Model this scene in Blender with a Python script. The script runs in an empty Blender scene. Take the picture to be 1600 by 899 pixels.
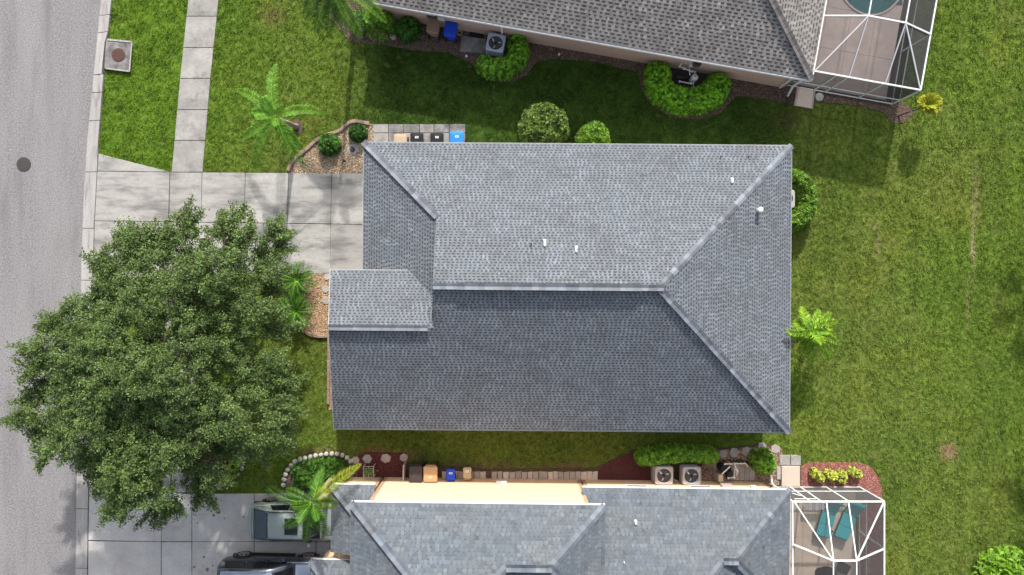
import bpy, math, random
import numpy as np
from mathutils import Vector, Matrix
random.seed(7); rng = np.random.default_rng(7)
sc = bpy.context.scene
COL = sc.collection
R = math.radians
# ------------------------------------------------------------------ camera, light
CAMH = 36.0
cam = bpy.data.cameras.new("drone_camera"); camo = bpy.data.objects.new("drone_camera", cam)
COL.objects.link(camo); camo.location = (0, 0, CAMH); camo.rotation_euler = (0, 0, 0)
cam.sensor_width = 36; cam.lens = 36 * CAMH / 50.0; cam.clip_end = 2000; cam.clip_start = .5
sc.camera = camo
SUN_EL = R(32.3); SUN_AZ = math.atan2(.10, 1.0)
w = bpy.data.worlds.new("World"); sc.world = w; w.use_nodes = True
nt = w.node_tree; nt.nodes.clear()
sky = nt.nodes.new('ShaderNodeTexSky'); sky.sky_type = 'NISHITA'; sky.sun_disc = False
sky.sun_elevation = SUN_EL; sky.sun_rotation = SUN_AZ; sky.dust_density = 3.5; sky.air_density = 1.0; sky.ozone_density = 1.0
bg = nt.nodes.new('ShaderNodeBackground'); bg.inputs[1].default_value = .14
wo = nt.nodes.new('ShaderNodeOutputWorld')
hs_ = nt.nodes.new('ShaderNodeHueSaturation'); hs_.inputs['Saturation'].default_value = .52   # thin high haze: a paler sky
nt.links.new(sky.outputs[0], hs_.inputs['Color']); nt.links.new(hs_.outputs[0], bg.inputs[0]); nt.links.new(bg.outputs[0], wo.inputs[0])
sl = bpy.data.lights.new("sun", 'SUN'); sl.energy = 3.4; sl.angle = R(1.0); sl.color = (1, .95, .88)
so = bpy.data.objects.new("sun", sl); COL.objects.link(so)
sd = Vector((math.sin(SUN_AZ) * math.cos(SUN_EL), math.cos(SUN_AZ) * math.cos(SUN_EL), math.sin(SUN_EL)))
so.rotation_euler = sd.to_track_quat('Z', 'Y').to_euler(); so.location = (0, 0, 60)
sc.view_settings.view_transform = 'Standard'; sc.view_settings.look = 'None'
sc.view_settings.gamma = 1; sc.view_settings.exposure = 0.55

# ------------------------------------------------------------------ helpers
S = 32.0                                   # plan scale: photograph pixels per metre at ground level
def P(px, py, z=0.0):                       # plan position of a feature whose height is z
    f = (CAMH - z) / CAMH / S
    return Vector(((px - 800) * f, (449.5 - py) * f, z))
def PP(pts, z=0.0): return [P(x, y, z) for x, y in pts]
WL = {}
def wl(o): return WL.get(o.name, Vector((0, 0, 0))) if o else Vector((0, 0, 0))
def tag(o, label=None, cat=None, group=None, kind=None):
    if label: o['label'] = label
    if cat: o['category'] = cat
    if group: o['group'] = group
    if kind: o['kind'] = kind
    return o
def thing(name, label, cat, loc=(0, 0, 0), group=None, rz=0):
    o = bpy.data.objects.new(name, None); COL.objects.link(o); o.empty_display_size = .3
    o.location = loc; o.rotation_euler = (0, 0, rz); WL[o.name] = Vector(loc)
    return tag(o, label, cat, group)
def link(o, parent, loc=None):
    COL.objects.link(o)
    p = Vector(loc) if loc is not None else Vector((0, 0, 0))
    if parent: o.parent = parent
    o.location = p - wl(parent); WL[o.name] = p
    return o
def kids(o): return [c for c in bpy.data.objects if c.parent == o]
def copy_tree(src, loc, rz=None, label=None, tree=None):
    if tree is None: tree = {s: kids(s) for s in [src] + kids(src)}
    r = src.copy(); COL.objects.link(r); r.location = loc; WL[r.name] = Vector(loc)
    if rz is not None: r.rotation_euler = (0, 0, rz)
    if label: r['label'] = label
    for c in tree.get(src, []):
        cc = c.copy(); COL.objects.link(cc); cc.parent = r
        for g in tree.get(c, []):
            gg = g.copy(); COL.objects.link(gg); gg.parent = cc
    return r

class MB:
    def __init__(s): s.v = []; s.f = []; s.c = []
    def add(s, vs, fs, col=None):
        n = len(s.v); s.v += [tuple(v) for v in vs]; s.f += [[i + n for i in f] for f in fs]
        s.c += [col if col else (1, 1, 1)] * len(vs); return s
    def box(s, x0, x1, y0, y1, z0, z1, M=None, col=None):
        vs = [Vector((x, y, z)) for z in (z0, z1) for x, y in ((x0, y0), (x1, y0), (x1, y1), (x0, y1))]
        if M: vs = [M @ v for v in vs]
        return s.add(vs, [(3, 2, 1, 0), (4, 5, 6, 7), (0, 1, 5, 4), (1, 2, 6, 5), (2, 3, 7, 6), (3, 0, 4, 7)], col)
    def prism(s, pts, z0, z1, ch=0.0, col=None, M=None):   # outline extruded, top edge chamfered by ch
        pts = [Vector((p[0], p[1], 0)) for p in pts]; n = len(pts)
        a = sum(pts[i].x * pts[(i + 1) % n].y - pts[(i + 1) % n].x * pts[i].y for i in range(n))
        if a < 0: pts.reverse()
        rings = [[Vector((p.x, p.y, z0)) for p in pts]]
        if ch > 0:
            ins = []
            for i in range(n):
                e1 = (pts[i] - pts[i - 1]); e2 = (pts[(i + 1) % n] - pts[i])
                if e1.length < 1e-6 or e2.length < 1e-6: ins.append(pts[i].copy()); continue
                e1.normalize(); e2.normalize()
                n1 = Vector((-e1.y, e1.x, 0)); n2 = Vector((-e2.y, e2.x, 0)); b = n1 + n2
                if b.length < .2: b = n1
                b.normalize(); ins.append(pts[i] + b * (ch / max(.4, b.dot(n1))))
            rings += [[Vector((p.x, p.y, z1 - ch)) for p in pts], [Vector((p.x, p.y, z1)) for p in ins]]
        else: rings += [[Vector((p.x, p.y, z1)) for p in pts]]
        vs = [v for r in rings for v in r]
        if M: vs = [M @ v for v in vs]
        fs = [tuple(range(n - 1, -1, -1)), tuple(range((len(rings) - 1) * n, len(rings) * n))]
        for k in range(len(rings) - 1):
            for i in range(n):
                j = (i + 1) % n; fs.append((k * n + i, k * n + j, (k + 1) * n + j, (k + 1) * n + i))
        return s.add(vs, fs, col)
    def loft(s, rings, cap=True, col=None, closed=True):
        n = len(rings[0]); vs = [v for r in rings for v in r]; fs = []
        for k in range(len(rings) - 1):
            for i in range(n if closed else n - 1):
                j = (i + 1) % n; fs.append((k * n + i, k * n + j, (k + 1) * n + j, (k + 1) * n + i))
        if cap: fs += [tuple(range(n - 1, -1, -1)), tuple(range((len(rings) - 1) * n, len(rings) * n))]
        return s.add(vs, fs, col)
    def cyl(s, c, r, z0, z1, n=20, r1=None, col=None, M=None):
        r1 = r if r1 is None else r1
        rr = [[Vector((c[0] + q * math.cos(2 * math.pi * i / n), c[1] + q * math.sin(2 * math.pi * i / n), z)) for i in range(n)] for q, z in ((r, z0), (r1, z1))]
        if M: rr = [[M @ v for v in r] for r in rr]
        return s.loft(rr, True, col)
    def lathe(s, c, prof, n=20, col=None):
        rr = [[Vector((c[0] + r * math.cos(2 * math.pi * i / n), c[1] + r * math.sin(2 * math.pi * i / n), c[2] + z)) for i in range(n)] for r, z in prof]
        return s.loft(rr, True, col)
    def tube(s, pts, rad, n=8, col=None):
        pts = [Vector(p) for p in pts]; rings = []
        if not hasattr(rad, '__len__'): rad = [rad] * len(pts)
        for i, p in enumerate(pts):
            d = (pts[min(i + 1, len(pts) - 1)] - pts[max(i - 1, 0)]); d.normalize()
            up = Vector((0, 0, 1)) if abs(d.z) < .9 else Vector((1, 0, 0))
            a = d.cross(up).normalized(); b = d.cross(a)
            rings.append([p + (a * math.cos(2 * math.pi * k / n) + b * math.sin(2 * math.pi * k / n)) * rad[i] for k in range(n)])
        return s.loft(rings, True, col)
    def bar(s, a, b, w_, h_, col=None):           # rectangular bar from a to b
        a = Vector(a); b = Vector(b); d = (b - a).normalized()
        up = Vector((0, 0, 1)) if abs(d.z) < .95 else Vector((0, 1, 0))
        x = d.cross(up).normalized() * w_ / 2; y = x.cross(d).normalized() * h_ / 2
        return s.loft([[p - x - y, p + x - y, p + x + y, p - x + y] for p in (a, b)], True, col)
    def build(s, name, m, parent=None, smooth=False, loc=None, bevel=0, local=False):
        me = bpy.data.meshes.new(name)
        org = Vector(loc) if loc is not None else wl(parent)
        if local: org = Vector((0, 0, 0))
        me.from_pydata([Vector(v) - org for v in s.v], [], s.f); me.update()
        if any(c != (1, 1, 1) for c in s.c):
            at = me.color_attributes.new('Col', 'FLOAT_COLOR', 'POINT')
            at.data.foreach_set('color', np.array([list(c) + [1] for c in s.c], dtype=np.float32).ravel())
        me.materials.append(m)
        if smooth: me.polygons.foreach_set('use_smooth', [True] * len(me.polygons))
        o = bpy.data.objects.new(name, me)
        if local:
            COL.objects.link(o); o.parent = parent; WL[o.name] = wl(parent)
        else: link(o, parent, org)
        if bevel:
            b = o.modifiers.new('bevel', 'BEVEL'); b.width = bevel; b.segments = 2; b.limit_method = 'ANGLE'
        return o
def npmesh(name, V, n, m, parent=None, colr=None, smooth=False):
    """V: (F*n,3) vertices of F separate n-gons"""
    org = np.array(wl(parent)); me = bpy.data.meshes.new(name); V = np.asarray(V, dtype=np.float32) - org.astype(np.float32)
    N = len(V); F = N // n
    me.vertices.add(N); me.vertices.foreach_set('co', V.ravel())
    me.loops.add(N); me.loops.foreach_set('vertex_index', np.arange(N, dtype=np.int32))
    me.polygons.add(F); me.polygons.foreach_set('loop_start', np.arange(0, N, n, dtype=np.int32))
    me.polygons.foreach_set('loop_total', np.full(F, n, dtype=np.int32))
    me.update(calc_edges=True)
    if colr is not None:
        at = me.color_attributes.new('Col', 'FLOAT_COLOR', 'POINT')
        c = np.ones((N, 4), dtype=np.float32); c[:, :3] = colr; at.data.foreach_set('color', c.ravel())
    me.materials.append(m); o = bpy.data.objects.new(name, me)
    return link(o, parent, tuple(org))
def shared(name, src, parent, loc, rot=None, scale=None):    # another object on the same mesh
    o = bpy.data.objects.new(name, src.data); COL.objects.link(o); o.parent = parent
    o.location = Vector(loc) - wl(parent)
    if rot: o.rotation_euler = rot
    if scale: o.scale = scale
    return o
def vn(x, y, s, seed):                      # smooth value noise in 0..1
    g = np.random.default_rng(abs(seed)).random((128, 128)); X = x / s; Y = y / s
    i = np.floor(X).astype(int); j = np.floor(Y).astype(int); fx = X - i; fy = Y - j
    fx = fx * fx * (3 - 2 * fx); fy = fy * fy * (3 - 2 * fy); G = lambda a, b: g[a % 128, b % 128]
    return (G(i, j) * (1 - fx) + G(i + 1, j) * fx) * (1 - fy) + (G(i, j + 1) * (1 - fx) + G(i + 1, j + 1) * fx) * fy
def inside(X, Y, poly):
    r = np.zeros(len(X), bool); n = len(poly)
    for i in range(n):
        x1, y1 = poly[i][0], poly[i][1]; x2, y2 = poly[(i + 1) % n][0], poly[(i + 1) % n][1]
        if y1 == y2: continue
        c = ((y1 > Y) != (y2 > Y)) & (X < (x2 - x1) * (Y - y1) / (y2 - y1) + x1); r ^= c
    return r
def catmull(pts, k=6, closed=False):
    out = []; n = len(pts); pts = [Vector(p) for p in pts]
    for i in range(n if closed else n - 1):
        g = (lambda j: pts[j % n]) if closed else (lambda j: pts[max(0, min(n - 1, j))])
        a, b, c, d = g(i - 1), g(i), g(i + 1), g(i + 2)
        for q in range(k):
            t = q / k; out.append(.5 * ((2 * b) + (c - a) * t + (2 * a - 5 * b + 4 * c - d) * t * t + (3 * b - a - 3 * c + d) * t ** 3))
    if not closed: out.append(pts[-1])
    return out
def resample(pts, step):
    pts = [Vector(p) for p in pts]; out = [pts[0]]; acc = 0
    for a, b in zip(pts, pts[1:]):
        L = (b - a).length; t = step - acc
        while t <= L: out.append(a + (b - a) * (t / L)); t += step
        acc = (acc + L) % step
    return out

def rr_out(w_, d, r, n=4, cx=0, cy=0):
    o = []
    for sx, sy, a0 in ((1, 1, 0), (-1, 1, 90), (-1, -1, 180), (1, -1, 270)):
        for k in range(n + 1): a = R(a0 + 90 * k / n); o.append((cx + sx * (w_ / 2 - r) + r * math.cos(a), cy + sy * (d / 2 - r) + r * math.sin(a)))
    return o

# ------------------------------------------------------------------ materials
def mat(name, col, col2=None, var=.15, scale=12, scale2=1.2, rough=.85, bump=0, bscale=60, metal=0, attr=False, spec=.3,
        transl=0, coat=0, rnd=0, third=None, t3=(.55, .7), scale3=.5, stretch=None):
    m = bpy.data.materials.new(name); m.use_nodes = True; t = m.node_tree; N = t.nodes; L = t.links
    b = N['Principled BSDF']; b.inputs['Roughness'].default_value = rough; b.inputs['Metallic'].default_value = metal
    b.inputs['Specular IOR Level'].default_value = spec; b.inputs['Coat Weight'].default_value = coat
    geo = N.new('ShaderNodeNewGeometry'); pos = geo.outputs['Position']
    if stretch:
        mp = N.new('ShaderNodeMapping'); mp.inputs['Scale'].default_value = stretch; L.new(pos, mp.inputs[0]); spos = mp.outputs[0]
    else: spos = pos
    def noise(s, d=4, p=None):
        n = N.new('ShaderNodeTexNoise'); n.inputs['Scale'].default_value = s; n.inputs['Detail'].default_value = d
        n.inputs['Roughness'].default_value = .62; L.new(p or pos, n.inputs['Vector']); return n.outputs['Fac']
    def ramp(f, a, b_):
        r = N.new('ShaderNodeMapRange'); L.new(f, r.inputs[0]); r.inputs[1].default_value = a; r.inputs[2].default_value = b_; return r.outputs[0]
    def mix(f, a, b_, mode='MIX'):
        x = N.new('ShaderNodeMix'); x.data_type = 'RGBA'; x.blend_type = mode
        for s_, v in ((0, f), (6, a), (7, b_)):
            if hasattr(v, 'is_linked'): L.new(v, x.inputs[s_])
            else: x.inputs[s_].default_value = v if s_ == 0 else tuple(v) + (1,)
        return x.outputs[2]
    lo = [c * (1 - var) for c in col]; hi = [c * (1 + var) for c in col]
    c = mix(ramp(noise(scale), .3, .7), lo, hi)
    if col2: c = mix(ramp(noise(scale2, 5, spos), .38, .66), c, mix(ramp(noise(scale * 1.3), .3, .7), [q * (1 - var) for q in col2], [q * (1 + var) for q in col2]))
    if third: c = mix(ramp(noise(scale3, 5, spos), *t3), c, third)
    if attr:
        a = N.new('ShaderNodeAttribute'); a.attribute_name = 'Col'; c = mix(1.0, c, a.outputs['Color'], 'MULTIPLY')
    if rnd:
        oi = N.new('ShaderNodeObjectInfo'); r = N.new('ShaderNodeMapRange'); L.new(oi.outputs['Random'], r.inputs[0])
        r.inputs[3].default_value = 1 - rnd; r.inputs[4].default_value = 1 + rnd
        cc = N.new('ShaderNodeCombineColor'); [L.new(r.outputs[0], cc.inputs[i]) for i in range(3)]
        c = mix(1.0, c, cc.outputs[0], 'MULTIPLY')
    L.new(c, b.inputs['Base Color'])
    if bump:
        bp = N.new('ShaderNodeBump'); bp.inputs['Strength'].default_value = min(1, bump); bp.inputs['Distance'].default_value = .02
        L.new(noise(bscale, 3), bp.inputs['Height']); L.new(bp.outputs[0], b.inputs['Normal'])
    if transl:
        tr = N.new('ShaderNodeBsdfTranslucent'); L.new(c, tr.inputs[0]); ms = N.new('ShaderNodeMixShader'); ms.inputs[0].default_value = transl
        L.new(b.outputs[0], ms.inputs[1]); L.new(tr.outputs[0], ms.inputs[2]); L.new(ms.outputs[0], N['Material Output'].inputs[0])
    return m
def glassy(name, col, rough=.05, spec=.5):
    return mat(name, col, var=.02, rough=rough, spec=spec)
def screen_mat(name, op):
    """fine black insect mesh: the more obliquely it is crossed, the more threads block the way"""
    m = bpy.data.materials.new(name); m.use_nodes = True; t = m.node_tree; N = t.nodes; L = t.links
    g = N.new('ShaderNodeNewGeometry'); d = N.new('ShaderNodeVectorMath'); d.operation = 'DOT_PRODUCT'
    L.new(g.outputs['Incoming'], d.inputs[0]); L.new(g.outputs['Normal'], d.inputs[1])
    ab = N.new('ShaderNodeMath'); ab.operation = 'ABSOLUTE'; L.new(d.outputs['Value'], ab.inputs[0])
    mx = N.new('ShaderNodeMath'); mx.operation = 'MAXIMUM'; L.new(ab.outputs[0], mx.inputs[0]); mx.inputs[1].default_value = .08
    dv = N.new('ShaderNodeMath'); dv.operation = 'DIVIDE'; dv.inputs[0].default_value = 1; L.new(mx.outputs[0], dv.inputs[1])
    pw = N.new('ShaderNodeMath'); pw.operation = 'POWER'; pw.inputs[0].default_value = 1 - op; L.new(dv.outputs[0], pw.inputs[1])
    tr = N.new('ShaderNodeBsdfTransparent'); ms = N.new('ShaderNodeMixShader'); b = N['Principled BSDF']
    b.inputs['Base Color'].default_value = (.06, .06, .062, 1); b.inputs['Roughness'].default_value = .9
    L.new(pw.outputs[0], ms.inputs[0]); L.new(b.outputs[0], ms.inputs[1]); L.new(tr.outputs[0], ms.inputs[2])
    L.new(ms.outputs[0], N['Material Output'].inputs[0]); return m

m_asphalt = mat('asphalt', (.235, .226, .231), (.275, .265, .27), var=.5, scale=13, scale2=.5, rough=.95, bump=.5, bscale=40, third=(.175, .168, .172), t3=(.50, .8), scale3=.7, stretch=(1.6, .22, 1))
m_conc = mat('concrete', (.43, .418, .395), (.31, .30, .285), var=.1, scale=7, scale2=.9, rough=.9, bump=.2, rnd=.1, third=(.18, .175, .17), t3=(.50, .72), scale3=.9, stretch=(.55, 1.8, 1))
m_conc_s = mat('concrete_shade_lifted', (.58, .56, .54), (.47, .455, .44), var=.09, scale=8, scale2=.8, rough=.9, bump=.15, rnd=.05, third=(.40, .35, .31), t3=(.56, .75), scale3=.7)  # base colour raised to offset the oak's shade on the lower driveway
m_walk = mat('concrete_sidewalk', (.40, .385, .36), (.29, .28, .265), var=.12, scale=7, scale2=1.3, rough=.92, bump=.2, rnd=.1, third=(.18, .175, .165), t3=(.54, .74), scale3=1.6)
m_kerb = mat('concrete_kerb', (.45, .435, .42), (.37, .35, .34), var=.08, scale=10, scale2=1, rough=.9, bump=.2, rnd=.06, third=(.25, .235, .235), t3=(.57, .7), scale3=1.4, stretch=(3, .5, 1))
m_old = mat('concrete_stained', (.30, .29, .28), (.14, .13, .13), var=.15, scale=7, scale2=2.2, rough=.95, bump=.3, rnd=.1)
m_joint = mat('joint_dirt', (.07, .065, .055), var=.3, rough=1)
m_soil = mat('soil', (.11, .08, .055), (.065, .05, .035), var=.3, scale=18, scale2=2, rough=1, bump=.8)
m_ground = mat('lawn_ground', (1, 1, 1), var=.16, scale=14, rough=1, bump=1, bscale=24, attr=True, spec=.1)
m_grass = mat('grass_blades', (1, 1, 1), var=.1, scale=5, rough=.75, attr=True, spec=.2, transl=.3)
m_shM = mat('shingle_blue_grey', (.188, .212, .24), (.166, .178, .2), var=.16, scale=3.2, scale2=.9, rough=.95, bump=.3, bscale=200, attr=True, spec=.15)
m_shN = mat('shingle_brown_grey', (.31, .295, .28), (.25, .23, .22), var=.14, scale=3.2, scale2=.9, rough=.95, bump=.3, bscale=200, attr=True, spec=.15)
m_shS = mat('shingle_slate_grey', (.140, .163, .192), (.156, .172, .186), var=.12, scale=3.2, scale2=.7, rough=.95, bump=.3, bscale=200, attr=True, spec=.15)
m_white = mat('white_paint', (.78, .78, .78), var=.04, rough=.5)
m_pvc = mat('white_pvc', (.74, .74, .72), var=.05, rough=.35)
m_alum = mat('white_aluminium', (.80, .81, .82), var=.03, rough=.4)
m_drip = mat('dark_drip_edge', (.16, .17, .185), var=.08, rough=.7)
m_trim = mat('grey_white_trim', (.5, .5, .5), var=.08, rough=.6)
m_cream = mat('cream_stucco', (.80, .56, .37), var=.05, scale=20, rough=.95, bump=.3, bscale=120)
m_pink = mat('pinkish_beige_stucco', (.52, .37, .30), var=.06, scale=20, rough=.95, bump=.3, bscale=120)
m_grwall = mat('pale_grey_stucco', (.5, .48, .45), var=.06, scale=20, rough=.95, bump=.3, bscale=120)
m_oakleaf = mat('oak_leaf', (.120, .188, .054), var=.2, scale=1.1, rough=.55, attr=True, spec=.35, transl=.28)
m_leaf = mat('shrub_leaf', (.10, .17, .03), var=.15, scale=6, rough=.5, attr=True, spec=.4, transl=.3)
m_palm = mat('palm_leaf', (.088, .155, .028), var=.25, scale=3, rough=.6, attr=True, spec=.25, transl=.18)
m_bark = mat('bark', (.17, .14, .115), (.10, .085, .07), var=.25, scale=14, scale2=5, rough=1, bump=.8)
m_twig = mat('twig', (.11, .09, .07), var=.2, rough=1)
m_ptrunk = mat('palm_trunk', (.36, .32, .26), (.24, .2, .16), var=.2, scale=12, scale2=4, rough=.95, bump=.6)
m_stone = mat('white_stone', (.55, .52, .48), (.42, .39, .35), var=.12, scale=14, scale2=4, rough=.95, bump=.5, rnd=.12)
m_hex = mat('grey_stepping_stone', (.46, .42, .40), (.36, .33, .31), var=.12, scale=16, scale2=4, rough=.95, bump=.4, rnd=.12)
m_pebble = mat('river_pebble', (1, 1, 1), var=.15, scale=30, rough=.8, attr=True)
m_mulch_red = mat('red_mulch', (.12, .035, .035), (.08, .028, .028), var=.35, scale=24, scale2=5, rough=1, bump=1, bscale=50)
m_mulch_pink = mat('faded_red_mulch', (.30, .12, .10), (.2, .075, .065), var=.3, scale=24, scale2=5, rough=1, bump=1, bscale=50)
m_mulch_brn = mat('brown_mulch', (.15, .105, .085), (.085, .06, .05), var=.35, scale=20, scale2=4, rough=1, bump=1, bscale=50)
m_rockbed = mat('gravel_sand', (.36, .26, .165), (.25, .17, .11), var=.3, scale=30, scale2=7, rough=1, bump=1, bscale=60)
m_edge = mat('terracotta_edging', (.33, .23, .185), var=.12, scale=14, rough=.95, bump=.3, rnd=.12)
m_paver = mat('tan_paver', (.66, .54, .43), (.52, .46, .40), var=.12, scale=14, scale2=2.4, rough=.95, bump=.4, rnd=.3)
m_patio = mat('patio_tan', (.76, .64, .53), (.68, .57, .47), var=.05, scale=10, scale2=1.2, rough=.85, bump=.1, rnd=.03)
m_patioN = mat('patio_pink', (.76, .63, .58), (.64, .53, .49), var=.06, scale=10, scale2=1.2, rough=.85, bump=.1, rnd=.03)
m_land = mat('landing_cream', (.58, .49, .41), var=.04, scale=10, rough=.9, bump=.1)
m_water = mat('pool_water', (.03, .17, .19), var=.08, scale=2, rough=.06, spec=.5, bump=.15, bscale=5)
m_screen = screen_mat('insect_screen', .38)
m_ac = mat('ac_metal', (.48, .45, .44), var=.05, rough=.55, metal=.2)
m_ac_blue = mat('ac_metal_bluish', (.45, .5, .6), var=.05, rough=.5, metal=.2)
m_acdark = mat('ac_louvre', (.09, .09, .095), var=.1, rough=.6)
m_black = mat('black_plastic', (.018, .018, .019), var=.15, rough=.5)
m_well = mat('dark_void', (.006, .006, .007), rough=.9, spec=.05)
m_dkgrey = mat('dark_plastic', (.05, .045, .045), var=.15, rough=.55)
m_tan = mat('tan_plastic', (.50, .33, .18), var=.06, rough=.55)
m_beige = mat('beige_plastic', (.46, .36, .25), var=.06, rough=.55)
m_brown = mat('brown_plastic', (.30, .20, .135), var=.06, rough=.55)
m_blue = mat('blue_plastic', (.012, .07, .62), var=.08, rough=.45)
m_sky = mat('light_blue_plastic', (.03, .24, .78), var=.08, rough=.45)
m_teal = mat('turquoise_cushion', (.015, .42, .47), var=.06, scale=8, rough=.9, bump=.2)
m_glass = glassy('dark_glass', (.012, .015, .018), .04, .6)
m_rglass = glassy('reflective_glass', (.02, .045, .065), .05, .6)
m_sedan = mat('silver_green_paint', (.30, .355, .34), var=.02, rough=.32, metal=.15, coat=.35)
m_suv = mat('steel_blue_paint', (.045, .055, .08), var=.02, rough=.25, metal=.5, coat=1)
m_suvroof = mat('suv_sky_reflection', (.34, .41, .52), var=.02, rough=.3, metal=.4, coat=.6)  # sky reflection painted as a pale colour on the dark SUV
m_seam = mat('black_rubber', (.015, .015, .016), var=.1, rough=.7)
m_tyre = mat('tyre', (.02, .02, .02), var=.1, rough=.9)
m_rim = mat('alloy', (.5, .5, .5), var=.03, rough=.35, metal=.7)
m_chrome = mat('chrome', (.7, .7, .7), var=.01, rough=.15, metal=1)
m_iron = mat('cast_iron', (.085, .075, .075), var=.2, scale=30, rough=.9, bump=.6)
m_rust = mat('rusty_iron', (.13, .075, .065), var=.25, scale=30, rough=.95, bump=.6)
m_red = mat('tail_lamp', (.4, .02, .02), var=.05, rough=.2)

# ------------------------------------------------------------------ the ground and paved ground
kx = lambda pts: PP(pts)
ROADE = [(172, -120), (158, 0), (148, 100), (138, 200), (131, 300), (127, 420), (123, 600), (120, 740), (118, 899), (116, 1040)]
KERBB = [(190, -120), (176, 0), (164, 110), (155, 225), (149, 330), (145, 440), (141, 600), (139, 740), (137, 899), (135, 1040)]
WALKL = [(307, -120), (294, 0), (281, 125), (268, 270), (261, 400), (257, 550), (254, 760), (252, 899), (251, 1040)]
WALKR = [(355, -120), (342, 0), (329, 125), (317, 270), (309, 400), (305, 550), (302, 760), (300, 899), (299, 1040)]
def xat(line, y):
    for (x0, y0), (x1, y1) in zip(line, line[1:]):
        if y0 <= y <= y1: return x0 + (x1 - x0) * (y - y0) / (y1 - y0)
    return line[0][0] if y < line[0][1] else line[-1][0]

lawn_ex = []      # outlines (world) where no lawn grows
def ex(pts, z=0): lawn_ex.append([(p.x, p.y) for p in PP(pts, z)])
ex([(-900, -400)] + [(-900, 1300)] + [(KERBB[-1][0], 1300)] + KERBB[::-1] + [(200, -400)])
ex(WALKL + WALKR[::-1])
DRIVE_N = [(150, 240), (200, 253), (266, 269), (594, 271), (594, 429), (262, 428), (190, 441), (144, 462)]
DRIVE_S = [(139, 735), (190, 750), (254, 771), (600, 771), (600, 1060), (136, 1060)]
ex(DRIVE_N); ex(DRIVE_S)
INLET = [(167, 61), (207, 65), (203, 113), (164, 108)]
ex(INLET)
BED_NW = [(450, 271), (449, 262), (462, 247), (478, 236), (497, 220), (512, 211), (530, 205), (545, 192), (556, 189), (572, 192), (583, 194), (583, 240), (600, 240), (600, 271)]
BED_W = [(473, 428), (522, 428), (522, 640), (513, 641), (513, 528), (492, 525), (476, 519), (470, 480)]
PAD_N = [(583, 194), (727, 194), (727, 262), (583, 262)]
BED_N1 = [(520, -60), (516, 30), (548, 66), (600, 70), (640, 78), (700, 82), (735, 98), (752, 116), (775, 128), (800, 129), (822, 118), (838, 98), (860, 92), (920, 95), (996, 112), (1004, 145), (1020, 168), (1050, 184), (1090, 187), (1125, 178), (1150, 150), (1200, 155), (1236, 164), (1290, 160), (1340, 165), (1380, 176), (1395, 193), (1412, 192), (1428, 178), (1420, 165), (1398, 158), (1435, -80)]
BED_MAROON_S = [(560, 713), (572, 707), (634, 709), (634, 760), (556, 760)]
BED_ARC2 = [(445, 748), (446, 738), (456, 724), (475, 715), (500, 710), (525, 710), (545, 718), (556, 735), (556, 760), (530, 772), (446, 772)]
BED_ARC1 = [(300, 700), (340, 690), (380, 690), (385, 712), (375, 738), (352, 756), (320, 766), (280, 760)]
STRIP_S = [(634, 722), (700, 728), (760, 733), (930, 732), (950, 722), (985, 706), (1010, 696), (1080, 694), (1130, 700), (1190, 692), (1222, 700), (1222, 728), (1252, 728), (1252, 760), (634, 762)]
BED_E = [(1252, 729), (1262, 723), (1340, 723), (1360, 729), (1372, 745), (1378, 765), (1378, 1000), (1343, 1000), (1343, 764), (1252, 764)]
for q in (BED_NW, BED_W, PAD_N, BED_N1, BED_MAROON_S, BED_ARC2, BED_ARC1, STRIP_S, BED_E): ex(q)
lawn_ex.append([(-6.4, 6.1), (12.2, 6.1), (12.2, -6.1), (-7.6, -6.1), (-7.6, .35), (-6.4, .35)])
ex([(560, 762), (1343, 762), (1343, 1060), (560, 1060)]); ex([(570, 20), (1260, 150), (1395, 164), (1440, -100), (560, -100)])

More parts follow.
